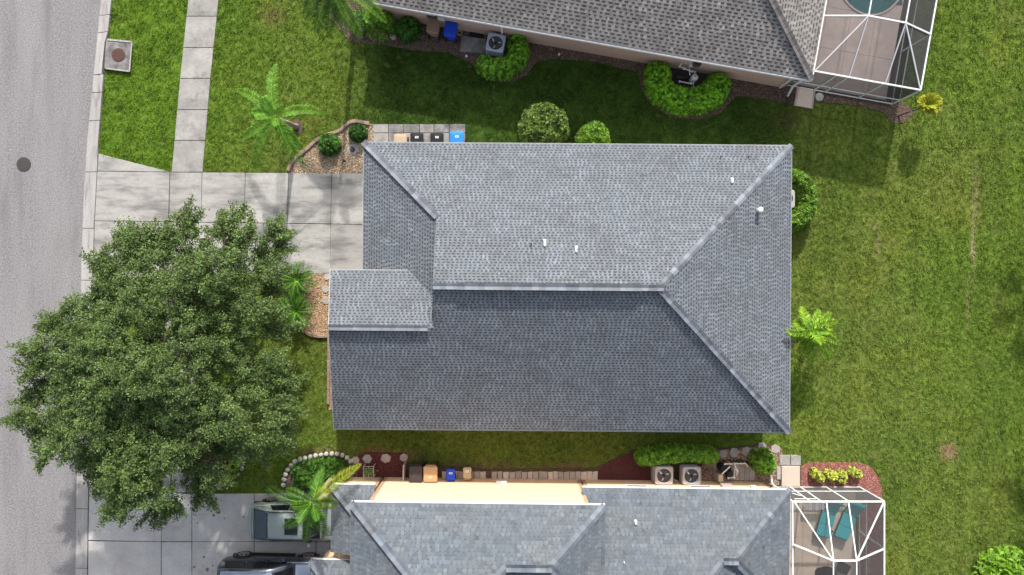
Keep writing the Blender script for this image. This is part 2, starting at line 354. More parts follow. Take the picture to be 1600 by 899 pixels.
def lawn_colour(X, Y):
    a = vn(X, Y, 5.5, 1); b = vn(X, Y, 1.7, 2); c = vn(X, Y, .55, 3); d = vn(X, Y, 2.6, 4); e = vn(X, Y, .11, 6); g = vn(X + .3 * Y, Y, .065, 8)
    lush = np.array([.105, .205, .018]); olive = np.array([.138, .205, .036]); yell = np.array([.215, .24, .036]); dark = np.array([.050, .118, .018]); brn = np.array([.20, .165, .075])
    west = np.clip((-11 - X) / 5, 0, 1) * (Y > 5)
    mid_shade = np.clip((7.5 - np.abs(Y - 10.5)) / 2.5, 0, 1) * np.clip((14.5 - X) / 3, 0, 1) * np.clip((X + 9) / 3, 0, 1)
    k = lambda v, lo, hi: np.clip((v - lo) / (hi - lo), 0, 1)[:, None]
    C = olive * (1 - k(a, .35, .65) * .6) + (lush * .8 + olive * .25) * k(a, .35, .65) * .6
    C = C * (1 - k(b, .55, 1) * .3) + yell * k(b, .55, 1) * .3
    C = C * (1 - k(d, .55, 1) * .35) + dark * k(d, .55, 1) * .35
    C = C * (1 - k(c * .5 + e * .5, .6, .9) * .32) + brn * k(c * .5 + e * .5, .6, .9) * .32
    C = C * (1 - .8 * west[:, None]) + lush * (.8 * west[:, None]) * (.85 + .4 * c[:, None])
    C = C * (1 - .85 * mid_shade[:, None]) + dark * (.85 * mid_shade[:, None]) * (.6 + .45 * c[:, None])  # shade between the upper and middle houses, painted into the grass colour
    mow = (X > 12.5) * np.sin(X * 2 * np.pi / 1.05 + .6 * (b - .5)) * .05; C = C * np.array([1.03, .955, 1.0]) * (.60 + mow[:, None] + .47 * e[:, None] + .50 * g[:, None])
    # worn and bare spots of the back lawn
    def spot(x, y, rx, ry, col, s):
        nonlocal C
        p = P(x, y); dd = np.sqrt(((X - p.x) / rx) ** 2 + ((Y - p.y) / ry) ** 2) + (e - .5) * .9 + (c - .5) * .5
        q = (np.clip(1.25 - dd, 0, 1) * s)[:, None]; C = C * (1 - q) + np.array(col) * q
    spot(1482, 708, .5, .45, (.36, .22, .15), 1); spot(1522, 360, .09, 2.6, (.42, .34, .2), .6); spot(1527, 300, .09, 1.3, (.36, .3, .17), .55); spot(1520, 388, .12, .5, (.5, .42, .26), 1)
    spot(1512, 470, .08, 1.6, (.28, .22, .13), .5); spot(1374, 385, .1, .9, (.3, .22, .13), .6); spot(1368, 355, .14, .12, (.42, .33, .2), .9)
    spot(1230, 190, .8, .5, (.14, .12, .06), .5); spot(590, 706, 1.1, .28, (.26, .16, .085), .9); spot(760, 728, 3.0, .22, (.2, .14, .08), .8); spot(640, 712, .6, .3, (.24, .16, .09), .8)
    spot(890, 728, 1.2, .22, (.22, .16, .09), .8); spot(500, 706, 1.2, .25, (.24, .17, .1), .7); spot(560, 640, .3, .3, (.2, .15, .08), .3); spot(425, 25, .7, .5, (.2, .17, .07), .7)
    return C, e, c
# far ground, one sheet to the horizon
mb = MB(); mb.add([(-600, -600, -.05), (600, -600, -.05), (600, 600, -.05), (-600, 600, -.05)], [(0, 1, 2, 3)], (.10, .13, .03))
tag(mb.build('ground', m_ground), kind='structure')
# near lawn: uneven turf surface
gx = np.arange(-22, 30, .085); gy = np.arange(-16.5, 16.5, .085); GX, GY = np.meshgrid(gx, gy, indexing='ij'); fx, fy = GX.ravel(), GY.ravel()
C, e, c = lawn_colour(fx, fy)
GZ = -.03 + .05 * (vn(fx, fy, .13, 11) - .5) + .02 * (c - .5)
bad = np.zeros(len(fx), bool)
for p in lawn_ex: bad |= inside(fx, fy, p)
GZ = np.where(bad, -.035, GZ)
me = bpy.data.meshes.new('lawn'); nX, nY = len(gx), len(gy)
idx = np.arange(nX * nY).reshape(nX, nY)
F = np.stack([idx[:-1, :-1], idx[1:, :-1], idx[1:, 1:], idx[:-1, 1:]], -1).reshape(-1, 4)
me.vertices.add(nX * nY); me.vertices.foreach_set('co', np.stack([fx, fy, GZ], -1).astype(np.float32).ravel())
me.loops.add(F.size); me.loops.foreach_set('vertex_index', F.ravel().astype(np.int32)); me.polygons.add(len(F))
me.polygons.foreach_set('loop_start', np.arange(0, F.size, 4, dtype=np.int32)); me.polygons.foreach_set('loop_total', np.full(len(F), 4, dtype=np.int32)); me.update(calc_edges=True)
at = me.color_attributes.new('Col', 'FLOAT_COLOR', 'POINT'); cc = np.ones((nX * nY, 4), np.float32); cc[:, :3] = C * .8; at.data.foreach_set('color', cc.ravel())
me.polygons.foreach_set('use_smooth', [True] * len(F)); me.materials.append(m_ground); tag(link(bpy.data.objects.new('lawn', me), None), kind='structure')
# grass blades
def grass(n, x0, x1, y0, y1):
    X = rng.uniform(x0, x1, n); Y = rng.uniform(y0, y1, n); bad = np.zeros(n, bool)
    for p in lawn_ex: bad |= inside(X, Y, p)
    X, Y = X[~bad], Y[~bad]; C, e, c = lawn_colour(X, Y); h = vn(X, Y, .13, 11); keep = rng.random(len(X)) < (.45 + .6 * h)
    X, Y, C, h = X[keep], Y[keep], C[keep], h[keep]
    V = []; K = []
    for b in range(3):
        n = len(X); a = rng.uniform(0, 2 * np.pi, n); L = (.05 + .07 * h) * rng.uniform(.7, 1.3, n); w_ = rng.uniform(.010, .02, n)
        bx = X + rng.normal(0, .025, n); by = Y + rng.normal(0, .025, n); lean = rng.uniform(.3, 1.1, n)
        dx, dy = np.cos(a), np.sin(a)
        z0 = -.035 + .05 * (h - .5)
        A = np.stack([bx - dy * w_, by + dx * w_, z0], -1); B = np.stack([bx + dy * w_, by - dx * w_, z0], -1)
        T = np.stack([bx + dx * L * lean, by + dy * L * lean, z0 + L * .75], -1)
        V.append(np.stack([A, B, T], 1).reshape(-1, 3)); t = rng.uniform(.75, 1.45, n)[:, None]
        K.append(np.repeat(C * t * np.array([1.05, 1.08, .95]), 3, axis=0))
    return np.concatenate(V), np.concatenate(K)
V, K = grass(400000, -21.5, 27, -15.5, 15.5)
tag(npmesh('grass', V, 3, m_grass, None, K), 'short mown green grass of the lawns around the houses', 'grass', kind='stuff')

def sheet(name, pts, z, m, kind='structure', parent=None, thick=.02):
    mb = MB(); mb.prism([(p.x, p.y) for p in PP(pts)], z - thick, z); o = mb.build(name, m, parent)
    if kind: tag(o, kind=kind)
    return o
# road
rd = [(-900, -700)] + [(ROADE[0][0] + 40, -700)] + ROADE + [(ROADE[-1][0] - 8, 1700), (-900, 1700)]
sheet('road', rd, .004, m_asphalt)
# kerb: gutter pan and rolled back, cast in lengths
kb = sheet('kerb', ROADE + KERBB[::-1], .0, m_joint)
ky = [-110, -40, 24, 51, 117, 145, 189, 269, 357, 438, 520, 600, 700, 795, 888, 980]
for y0, y1 in zip(ky, ky[1:]):
    rings = []
    for q in range(5):
        y = y0 + .5 + (y1 - y0 - 1) * q / 4; a = P(xat(ROADE, y), y); b = P(xat(KERBB, y), y)
        dr = (240 < y < 462) or y > 735; hi = .045 if dr else .10
        if 60 < y < 117: b = P(xat(KERBB, y) - 3, y)
        prof = [(0.004, 0), (.06, .006), (.45, .006), (.58, .03 if dr else .05), (.75, hi), (.98, hi + .005)]
        rings.append([Vector((a.x, a.y, -.04))] + [a.lerp(b, t) + Vector((0, 0, z + .008)) for t, z in prof] + [Vector((b.x, b.y, -.04))])
    mb = MB(); mb.loft(rings, closed=True); mb.build('kerb_length', m_kerb, kb)
# sidewalk slabs
sw = sheet('sidewalk', [(a[0] + 1, a[1]) for a in WALKL] + [(a[0] - 1, a[1]) for a in WALKR[::-1]], .0, m_joint)
def slab(name, pts, z, m, parent, ch=.012, gap=.5):
    cx = sum(p[0] for p in pts) / len(pts); cy = sum(p[1] for p in pts) / len(pts)
    q = []
    for x, y in pts:
        dx, dy = x - cx, y - cy; L = math.hypot(dx, dy) or 1; q.append(P(x - dx / L * gap * 1.3, y - dy / L * gap * 1.3))
    mb = MB(); mb.prism([(p.x, p.y) for p in q], -.04, z, ch); return mb.build(name, m, parent)
yy = [-121, -73, -23, 26, 75, 123, 172, 220, 269.5]
for y0, y1 in zip(yy, yy[1:]): slab('sidewalk_slab', [(xat(WALKL, y0), y0), (xat(WALKR, y0), y0), (xat(WALKR, y1), y1), (xat(WALKL, y1), y1)], .03, m_walk, sw)
yy = [429, 477, 526, 575, 624, 673, 722, 770]
for y0, y1 in zip(yy, yy[1:]): slab('sidewalk_slab', [(xat(WALKL, y0), y0), (xat(WALKR, y0), y0), (xat(WALKR, y1), y1), (xat(WALKL, y1), y1)], .03, m_walk, sw)
# driveway of the middle house
dn = tag(sheet('driveway', DRIVE_N, .0, m_joint, kind=None), kind='structure')
yt = lambda x: 269.3 + (x - 266) * .006; ym = lambda x: 345.5 + (x - 150) * .0135; yb = lambda x: 428.5
xs = [266, 316, 383.5, 451, 518.5, 594]
slab('driveway_slab', [(154, 240.5), (200, 252), (266, 269), (152.5, 267.5)], .03, m_conc, dn, gap=.3)
slab('driveway_slab', [(152, 268), (266, 269.5), (263.5, ym(263)), (148, ym(150))], .03, m_conc, dn)
slab('driveway_slab', [(148, ym(150)), (263.5, ym(263)), (262, 428), (190, 441), (144.5, 461)], .03, m_conc, dn)
for x0, x1 in zip(xs, xs[1:]):
    slab('driveway_slab', [(x0, yt(x0)), (x1, yt(x1)), (x1 - 1.5, ym(x1)), (x0 - 2, ym(x0))], .03, m_conc, dn)
    slab('driveway_slab', [(x0 - 2, ym(x0)), (x1 - 1.5, ym(x1)), (x1 - 2, yb(x1)), (x0 - 3, yb(x0))], .03, m_conc, dn)
ds = tag(sheet('driveway', DRIVE_S, .0, m_joint, kind=None), kind='structure')
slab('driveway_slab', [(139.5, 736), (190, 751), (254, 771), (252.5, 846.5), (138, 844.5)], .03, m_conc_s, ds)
ry = [771, 846.5, 922, 1000, 1060]
xs2 = [252.5, 300, 397.5, 494, 600]
for j in range(4):
    y0, y1 = ry[j], ry[j + 1]
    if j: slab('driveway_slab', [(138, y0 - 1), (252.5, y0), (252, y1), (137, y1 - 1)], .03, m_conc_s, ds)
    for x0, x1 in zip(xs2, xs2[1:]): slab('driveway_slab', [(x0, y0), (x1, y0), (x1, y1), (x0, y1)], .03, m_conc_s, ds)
# oil spots
for i, (x, y, r) in enumerate([(334, 805, 2.6), (351, 810, 1.3), (343, 808, .9), (309, 817, 1.2), (269, 795, 1.4), (311, 804, .8), (319, 870, 2.0), (324, 890, 3.0), (333, 884, 1.5), (304, 886, 2.1), (333, 893, 1.4), (381, 808, 1.5)]):
    p = P(x, y); mb = MB(); mb.prism([(p.x + r / S * math.cos(a * .524) * random.uniform(.75, 1.15), p.y + r / S * math.sin(a * .524) * random.uniform(.75, 1.15)) for a in range(12)], .028, .0335)
    mb.build('oil_spot', m_old, ds)

# road ironwork
def lid(name, px, py, r, z, m, label, seg):
    p = P(px, py, z); t = thing(name, label, 'manhole cover', (p.x, p.y, z - .02))
    mb = MB(); mb.lathe((p.x, p.y, z - .02), [(r, 0), (r, .022), (r * .93, .022), (r * .93, .016), (.001, .016)], 28); mb.build('frame_ring', m, t)
    mb = MB(); mb.lathe((p.x, p.y, z - .02), [(r * .9, .012), (r * .9, .026), (r * .86, .030), (.001, .030)], 28)
    for k in range(-3, 4):
        hw = math.sqrt(max(.01, (r * .8) ** 2 - (k * r * .22) ** 2)); mb.box(p.x - hw, p.x + hw, p.y + k * r * .22 - .012, p.y + k * r * .22 + .012, z + .008, z + .018)
    mb.build('cover_plate', m, t); return t
lid('manhole_cover', 37, 257, .35, .02, m_iron, 'round black manhole cover set in the grey road', 1)
it = thing('storm_inlet', 'stained square concrete storm drain lid beside the kerb', 'storm drain', P(185, 87))
mb = MB(); mb.prism([(p.x, p.y) for p in PP(INLET)], -.04, .09, .02); mb.build('lid_slab', m_old, it)
for a, b in (((206.2, 66), (202.2, 112.5)), ((168, 62.5), (206, 66)), ((165, 107), (202, 111.8))):
    mb = MB(); A = P(*a, .1); B = P(*b, .1); mb.bar(A, B, .06, .035); mb.build('rim', m_kerb, it)
lid('manhole_cover', 185, 86, .33, .105, m_rust, 'rusty round manhole cover in the storm drain lid', 1)

# ------------------------------------------------------------------ shingled roofs
def rot_frame(th): return Vector((math.cos(th), -math.sin(th), 0)), Vector((math.sin(th), math.cos(th), 0))
class Frame:
    def __init__(s, th, o=(0, 0)): s.u, s.v = rot_frame(th); s.o = Vector((o[0], o[1], 0))
    def __call__(s, x, y, z=0): return s.o + s.u * x + s.v * y + Vector((0, 0, z))
def deck(mb, pts, th=.14):
    n = len(pts); dn_ = Vector((0, 0, -th)); up = Vector((0, 0, -.012))
    a = [p + up for p in pts]; b = [p + dn_ for p in pts]
    nrm = (pts[1] - pts[0]).cross(pts[2] - pts[1])
    A = list(range(n)); B = list(range(n, 2 * n))
    fs = [A, B[::-1]] + [(i, i + n, (i + 1) % n + n, (i + 1) % n) for i in range(n)]
    mb.add(a + b, fs, (.5, .5, .5))
def roof_tabs(pts, style, out, tabs, seed):
    """courses of laminated shingles over one roof plane"""
    r = np.random.default_rng(seed); n = Vector((0, 0, 0))
    for i in range(len(pts)): n += pts[i].cross(pts[(i + 1) % len(pts)])
    n.normalize(); n = n if n.z > 0 else -n
    v = (Vector((0, 0, 1)) - n * n.z).normalized(); u = v.cross(n); o = pts[0]
    L2 = [((p - o).dot(u), (p - o).dot(v)) for p in pts]; v0 = min(q[1] for q in L2); v1 = max(q[1] for q in L2)
    e_, cw = style['course'], style['cell']; k = 0; y = v0; blotch = r.random((64, 64))
    while y < v1:
        ym_ = y + e_ * .5; xs_ = []
        for i in range(len(L2)):
            (xa, ya), (xb, yb_) = L2[i], L2[(i + 1) % len(L2)]
            if (ya > ym_) != (yb_ > ym_): xs_.append(xa + (xb - xa) * (ym_ - ya) / (yb_ - ya))
        xs_.sort(); yt_ = min(y + e_ * 1.12, v1 + .02)
        for a, b in zip(xs_[::2], xs_[1::2]):
            if b - a < .03: continue
            out.append((o, u, v, n, a, b, y, y + e_ * style['split'], .008, .006, style['base']))
            out.append((o, u, v, n, a, b, y + e_ * style['split'], yt_, .006, .002, style['band']))
            x = a - r.uniform(0, cw)
            while x < b:
                w_ = cw * r.uniform(*style['tooth']); x0, x1 = max(x, a), min(x + w_, b)
                t = float(np.clip(r.normal(1, style['tone']) * (1 + .5 * (blotch[int(abs(x * 1.7 + 50)) % 64, int(abs(y * 5.2 + 9)) % 64] - .5) * .5), .55, 1.6))
                if x1 - x0 > .02: tabs.append((o, u, v, n, x0, x1, y, yt_, .015, .006, t))
                x += cw * r.uniform(*style['step'])
        y += e_; k += 1
STY_M = dict(course=.130, cell=.19, split=.5, base=.95, band=.37, tooth=(.36, .56), step=(.84, 1.16), tone=.09)
STY_N = dict(course=.158, cell=.275, split=.5, base=.95, band=.34, tooth=(.34, .6), step=(.85, 1.2), tone=.13)
STY_S = dict(course=.158, cell=.19, split=.8, base=.92, band=.55, tooth=(.6, .9), step=(.8, 1.2), tone=.085)
def place(T, full=True):
    o, u, v, n, x0, x1, y0, y1, h0, h1 = T[:10]
    a, b, c_, d = (o + u * x0 + v * y0 + n * h0, o + u * x1 + v * y0 + n * h0, o + u * x1 + v * y1 + n * h1, o + u * x0 + v * y1 + n * h1)
    return a, b, c_, d
def roof(house, faces, style, m, seed, tint, n_single=300, fascia=(), fascia_m=None):
    mb = MB()
    for f in faces: deck(mb, f)
    rf = mb.build('roof', m, house)
    strips, tabs = [], []
    for i, f in enumerate(faces): roof_tabs(f, style, strips, tabs, seed + i)
    V, K = [], []
    for T in strips:
        a, b, c_, d = place(T); V += [a, b, c_, d]; K += [T[10]] * 4
        V += [a - T[3] * .008, b - T[3] * .008, b, a]; K += [T[10]] * 4
    # highest full tabs become single shingles
    vis = [i for i, T in enumerate(tabs) if abs((T[5] - T[4]) - style['cell'] * .5) < style['cell'] * .32 and in_view(T)]
    vis.sort(key=lambda i: -place(tabs[i])[0].z); single = set(vis[:n_single])
    protos = {}
    for i, T in enumerate(tabs):
        t = T[10]
        if i in single:
            key = int(round(t * 6)); 
            wq = T[5] - T[4]; hq = T[7] - T[6]
            if key not in protos:
                q = MB(); q.add([(0, 0, .015), (1, 0, .015), (1, 1, .006), (0, 1, .006), (0, 0, 0), (1, 0, 0), (1, 1, 0), (0, 1, 0)],
                              [(0, 1, 2, 3), (4, 5, 1, 0), (5, 6, 2, 1), (6, 7, 3, 2), (7, 4, 0, 3)], tuple(key / 6 * c for c in (1, 1, 1.0001)))
                protos[key] = make_mesh(q, 'shingle', m)
            ob = bpy.data.objects.new('shingle', protos[key]); COL.objects.link(ob); ob.parent = rf
            p = T[0] + T[1] * T[4] + T[2] * T[6] - wl(rf)
            ob.matrix_local = Matrix(((T[1].x * wq, T[2].x * hq, T[3].x, p.x), (T[1].y * wq, T[2].y * hq, T[3].y, p.y), (T[1].z * wq, T[2].z * hq, T[3].z, p.z), (0, 0, 0, 1)))
            continue
        a, b, c_, d = place(T); nn = T[3] * .014
        V += [a, b, c_, d, a - nn, b - nn, b, a, b - nn, c_ - nn * .3, c_, b, d - nn * .3, a - nn, a, d]; K += [t] * 16
    V = np.array([tuple(p) for p in V]); K = np.array(K)[:, None] * np.array(tint)[None, :]
    tag(npmesh('shingle_field', V, 4, m, rf, K), kind='stuff')
    return rf
def make_mesh(mb, name, m):
    me = bpy.data.meshes.new(name); me.from_pydata(mb.v, [], mb.f); me.update()
    at = me.color_attributes.new('Col', 'FLOAT_COLOR', 'POINT'); at.data.foreach_set('color', np.array([list(c) + [1] for c in mb.c], dtype=np.float32).ravel())
    me.materials.append(m); return me
def in_view(T):
    a = place(T)[0]; f = CAMH / (CAMH - a.z); return abs(a.x * f) < 24.8 and abs(a.y * f) < 13.9
def caps(rf, a, b, na, nb, m, step=.2, wing=.15, seed=0, name='ridge_shingle', lift=.012, tones=(1.2, .9, 1.45, 1.05, .78, 1.3, 1.0)):
    """folded cap shingles along a ridge or hip, from low end a to high end b"""
    a = Vector(a); b = Vector(b); d = (b - a).normalized(); L = (b - a).length; r = random.Random(seed)
    up = ((na + nb) * .5).normalized(); wa = d.cross(na).normalized(); wb = d.cross(nb).normalized(); side = d.cross(up).normalized()
    if wa.dot(side) < 0: wa = -wa
    if wb.dot(side) > 0: wb = -wb
    wa = wa - up * .02; wb = wb - up * .02
    meshes = {}
    k = 0; s = 0.0
    while s < L - .05:
        t = r.choice(tones)
        if t not in meshes:
            q = MB(); e_ = step * 1.25; h0, h1 = .032, .016
            pts = [wa * wing + up * h0, up * (h0 + .006), wb * wing + up * h0, wa * wing + up * h1 + d * e_, up * (h1 + .006) + d * e_, wb * wing + up * h1 + d * e_]
            low = [p - up * .022 for p in pts[:3]]
            q.add(pts + low, [(0, 1, 4, 3), (1, 2, 5, 4), (0, 6, 7, 1), (1, 7, 8, 2), (0, 3, 6), (2, 8, 5)], (t, t * .985, t)); meshes[t] = make_mesh(q, name, m)
        ob = bpy.data.objects.new(name, meshes[t]); COL.objects.link(ob); ob.parent = rf; ob.location = a + d * s - wl(rf) + up * lift; s += step; k += 1
def nrm(f):
    n = Vector((0, 0, 0))
    for i in range(len(f)): n += (f[i] - f[0]).cross(f[(i + 1) % len(f)] - f[0])
    n.normalize(); return n if n.z > 0 else -n
def wall_panel(pts, name, m, parent, inward, th=.2):   # pts: vertical outline, inward: unit vector
    n = len(pts); a = [Vector(p) for p in pts]; b = [p + inward * th for p in a]
    mb = MB(); mb.add(a + b, [list(range(n)), list(range(2 * n - 1, n - 1, -1))] + [(i, (i + 1) % n, (i + 1) % n + n, i + n) for i in range(n)]); return mb.build(name, m, parent)
def eave(parent, a, b, out, m, z=-.02, h=.16, name='fascia', wdt=.025):
    off = out * (wdt / 2 + .004); mb = MB(); A = a + off + Vector((0, 0, z - h / 2)); B = b + off + Vector((0, 0, z - h / 2))
    mb.bar(A, B, wdt, h); return mb.build(name, m, parent)
def window(parent, fr, x, y, z, along, w_, h_, out):   # a window on a wall; along/out unit vectors
    c0 = fr(x, y, z); mb = MB()
    for s in (-1, 1):
        mb.bar(c0 + along * (s * w_ / 2) + out * .02 - Vector((0, 0, h_ / 2)), c0 + along * (s * w_ / 2) + out * .02 + Vector((0, 0, h_ / 2)), .06, .06)
        mb.bar(c0 - along * (w_ / 2) + out * .021 + Vector((0, 0, s * h_ / 2)), c0 + along * (w_ / 2) + out * .021 + Vector((0, 0, s * h_ / 2)), .05, .05)
    mb.bar(c0 - along * (w_ / 2) + out * .018, c0 + along * (w_ / 2) + out * .018, .04, .04)
    f = mb.build('window', m_white, parent); g = MB(); g.bar(c0 - along * (w_ / 2) + out * .008, c0 + along * (w_ / 2) + out * .008, .012, h_); g.build('pane', m_glass, f)

# ---- middle house
fm = Frame(R(.45), (0, .03)); E2 = 2.6; mS = .417
hm = thing('house', 'large central house with dark blue-grey shingle roof of several slopes', 'house', (0, 0, 0))
zr = E2 + 6.5 * mS
Np = [fm(-6.77, 6.5, E2), fm(12.62, 6.5, E2), fm(6.12, 0, zr), fm(-3.28, 0, zr), fm(-3.28, 3.01, 4.055)]
Wp = [fm(-6.77, 6.5, E2), fm(-3.28, 3.01, 4.055), fm(-3.28, -.567, 4.055), fm(-4.54, .30, 3.53), fm(-6.77, .30, E2)]
Ep = [fm(12.62, 6.5, E2), fm(12.62, -6.5, E2), fm(6.12, 0, zr)]
zq = zr - 1.79 * mS
Sp = [fm(-7.80, -1.79, zq), fm(-3.28, -1.79, zq), fm(-3.28, 0, zr), fm(6.12, 0, zr), fm(12.62, -6.5, E2), fm(-8.02, -6.5, E2)]
Qp = [fm(-8.0, .69, 3.53), fm(-4.54, .69, 3.53), fm(-3.28, -.567, 4.055), fm(-3.28, -1.79, zq), fm(-7.8, -1.79, zq)]
Wp = [fm(-6.77, 6.5, E2), fm(-3.28, 3.01, 4.055), fm(-3.28, -.567, 4.055), fm(-3.9, .05, 3.797), fm(-6.77, .05, E2)]
rM = roof(hm, [Np, Wp, Ep, Sp, Qp], STY_M, m_shM, 100, (1, 1, 1.0))
caps(rM, fm(-3.28, 0, zr), fm(6.12, 0, zr), nrm(Np), nrm(Sp), m_shM, seed=1, step=.28, wing=.14, tones=(1.25, 1.1, 1.0, 1.18, .92))
caps(rM, fm(12.62, 6.5, E2), fm(6.12, 0, zr), nrm(Np), nrm(Ep), m_shM, seed=2, step=.3)
caps(rM, fm(12.62, -6.5, E2), fm(6.12, 0, zr), nrm(Sp), nrm(Ep), m_shM, seed=3, step=.3)
caps(rM, fm(-6.77, 6.5, E2), fm(-3.28, 3.01, 4.055), nrm(Np), nrm(Wp), m_shM, seed=4, step=.3)
caps(rM, fm(-7.8, -1.79, zq), fm(-3.62, -1.79, zq), nrm(Qp), nrm(Sp), m_shM, seed=5, step=.26, wing=.13, tones=(1.15, 1.0, .92, 1.08, .88))
mb = MB()       # raised ridge vent under the cap shingles
a, b = fm(-2.25, 0, zr + .03), fm(5.35, 0, zr + .03)
mb.loft([[p + fm.v * .17 + Vector((0, 0, -.06)), p + fm.v * .16 + Vector((0, 0, -.025)), p + Vector((0, 0, .035)), p - fm.v * .16 + Vector((0, 0, -.025)), p - fm.v * .17 + Vector((0, 0, -.06))] for p in (a, b)])
mb.build('ridge_vent', m_dkgrey, rM)
caps(rM, a + Vector((0, 0, .004)), b + Vector((0, 0, .004)), nrm(Np), nrm(Sp), m_shM, seed=6, step=.28, wing=.15, tones=(1.25, 1.1, 1.0, 1.18, .92), lift=.02)
for a, b, o_ in ((Np[0], Np[1], fm.v), (Ep[0], Ep[1], fm.u), (Sp[5], Sp[4], -fm.v), (fm(-6.77, .69, E2), Wp[0], -fm.u)): eave(hm, a, b, o_, m_trim)
eave(hm, Sp[5], Sp[0], -fm.u, m_trim, name='rake_board'); eave(hm, Qp[0], Qp[4], -fm.u, m_trim, name='rake_board'); eave(hm, Qp[0], Qp[1], fm.v, m_trim)
eave(hm, Sp[1], Sp[2], -fm.u, m_drip, name='rake_board'); eave(hm, Np[4], Np[3], -fm.u, m_drip, name='rake_board')
wall_panel([fm(-3.1, 3.0, 3.9), fm(-3.1, 0, zr - .16), fm(-3.1, -1.79, zq - .16), fm(-3.1, -.6, 3.9)], 'gable_wall', m_grwall, hm, fm.u, .1)
def walls(parent, fr, pts, z0, z1, m, name='wall'):
    n = len(pts)
    for i in range(n):
        a, b = Vector(pts[i]), Vector(pts[(i + 1) % n]); d = (b - a).normalized(); inw = Vector((-d.y, d.x))
        if (b - a).length < .3: continue
        A = fr(a.x, a.y); B = fr(b.x, b.y); I = fr.u * inw.x + fr.v * inw.y
        wall_panel([A + Vector((0, 0, z0)), B + Vector((0, 0, z0)), B + Vector((0, 0, z1)), A + Vector((0, 0, z1))], name, m, parent, I, .18)
walls(hm, fm, [(-6.35, .4), (-7.55, .4), (-7.55, -6.13), (12.22, -6.13), (12.22, 6.13), (-6.35, 6.13)], -.04, 2.62, m_grwall)
wall_panel([fm(-7.55, .36, 2.64), fm(-7.55, -6.1, 2.64), fm(-7.55, -1.79, zq - .16), fm(-7.55, .36, 3.5)], 'gable_wall', m_grwall, hm, fm.u, .15)
wall_panel([fm(-7.5, .4, 2.64), fm(-7.5, .4, 3.5), fm(-4.6, .4, 3.5), fm(-6.3, .4, 2.72)], 'wall', m_grwall, hm, -fm.v, .12)
mb = MB()
for k in range(4): mb.box(*(0,) * 0, -.03, .03, -2.4, 2.4, .06 + k * .54, .58 + k * .54, Matrix.Translation(fm(-6.37, 3.5)) @ Matrix.Rotation(-R(.45), 4, 'Z'))
mb.build('garage_door', m_white, hm)
mb = MB(); mb.box(-.04, .04, -.46, .46, .05, 2.1, Matrix.Translation(fm(-7.58, -1.2))); dd = mb.build('door', m_dkgrey, hm)
mb = MB(); p = fm(-7.66, -.85, 1.0); mb.tube([p, p + Vector((0, -.12, 0))], .015); mb.build('handle', m_chrome, dd)
window(hm, fm, -7.56, -4, 1.4, fm.v, 1.6, 1.3, -fm.u)
for x in (-3, 1.5, 6, 10): window(hm, fm, x, 6.14, 1.4, fm.u, 1.1, 1.2, fm.v); window(hm, fm, x, -6.14, 1.4, fm.u, 1.1, 1.2, -fm.v)
for y in (3.5, -3): window(hm, fm, 12.23, y, 1.4, fm.v, 1.5, 1.2, fm.u)
p = fm(-7.62, .46, 0); mb = MB(); mb.box(p.x - .03, p.x + .2, p.y, p.y + .06, 0, 3.4); mb.build('trim_post', m_white, hm)
def zroof(px, py, plane):      # point of a roof plane seen at a photo position
    n = nrm(plane); o = plane[0]; c0 = Vector((0, 0, CAMH)); g = P(px, py, 0); d = g - c0; t = (o - c0).dot(n) / d.dot(n); return c0 + d * t
def vent(rf, px, py, plane, r, h, m, name='vent_pipe', cap=False):
    p = zroof(px, py, plane); mb = MB(); mb.cyl(p, r, p.z - .04, p.z + h, 14, r * .95)
    if cap: mb.lathe((p.x, p.y, p.z + h), [(r * 1.1, -.02), (r * 1.35, 0), (r * 1.35, .03), (r * .9, .05), (.01, .06)], 14)
    v_ = mb.build(name, m, rf)
    n = nrm(plane); q = Matrix.Translation(p) @ Vector((0, 0, 1)).rotation_difference(n).to_matrix().to_4x4()
    f = MB(); f.box(-r * 2, r * 2, -r * 2, r * 2, .01, .026, q, (.55, .55, .6)); 
    return v_
def hood(rf, px, py, plane, L, wd, m, name='vent_hood', h=.16):
    p = zroof(px, py, plane); mb = MB(); o = rr_out(wd, L, wd * .4, 3, p.x, p.y)
    mb.loft([[Vector((x, y, p.z - .12)) for x, y in o], [Vector((x, y, p.z + h * .6)) for x, y in o], [Vector((p.x + (x - p.x) * .6, p.y + (y - p.y) * .75, p.z + h)) for x, y in o]]); mb.build(name, m, rf)
for a_ in ((851, 380, Np, .34, .13, m_white), (900, 390, Np, .3, .12, m_white), (1143, 283, Np, .26, .13, m_white)): hood(rM, *a_)
for a_ in ((830, 382, Np, .03, .2, m_dkgrey), (800, 338, Np, .018, .12, m_dkgrey), (1126, 245, Np, .025, .1, m_black), (1169, 245, Np, .025, .1, m_black)):
    vent(rM, *a_)
vent(rM, 1184, 329, Ep, .085, .36, m_alum, cap=True)

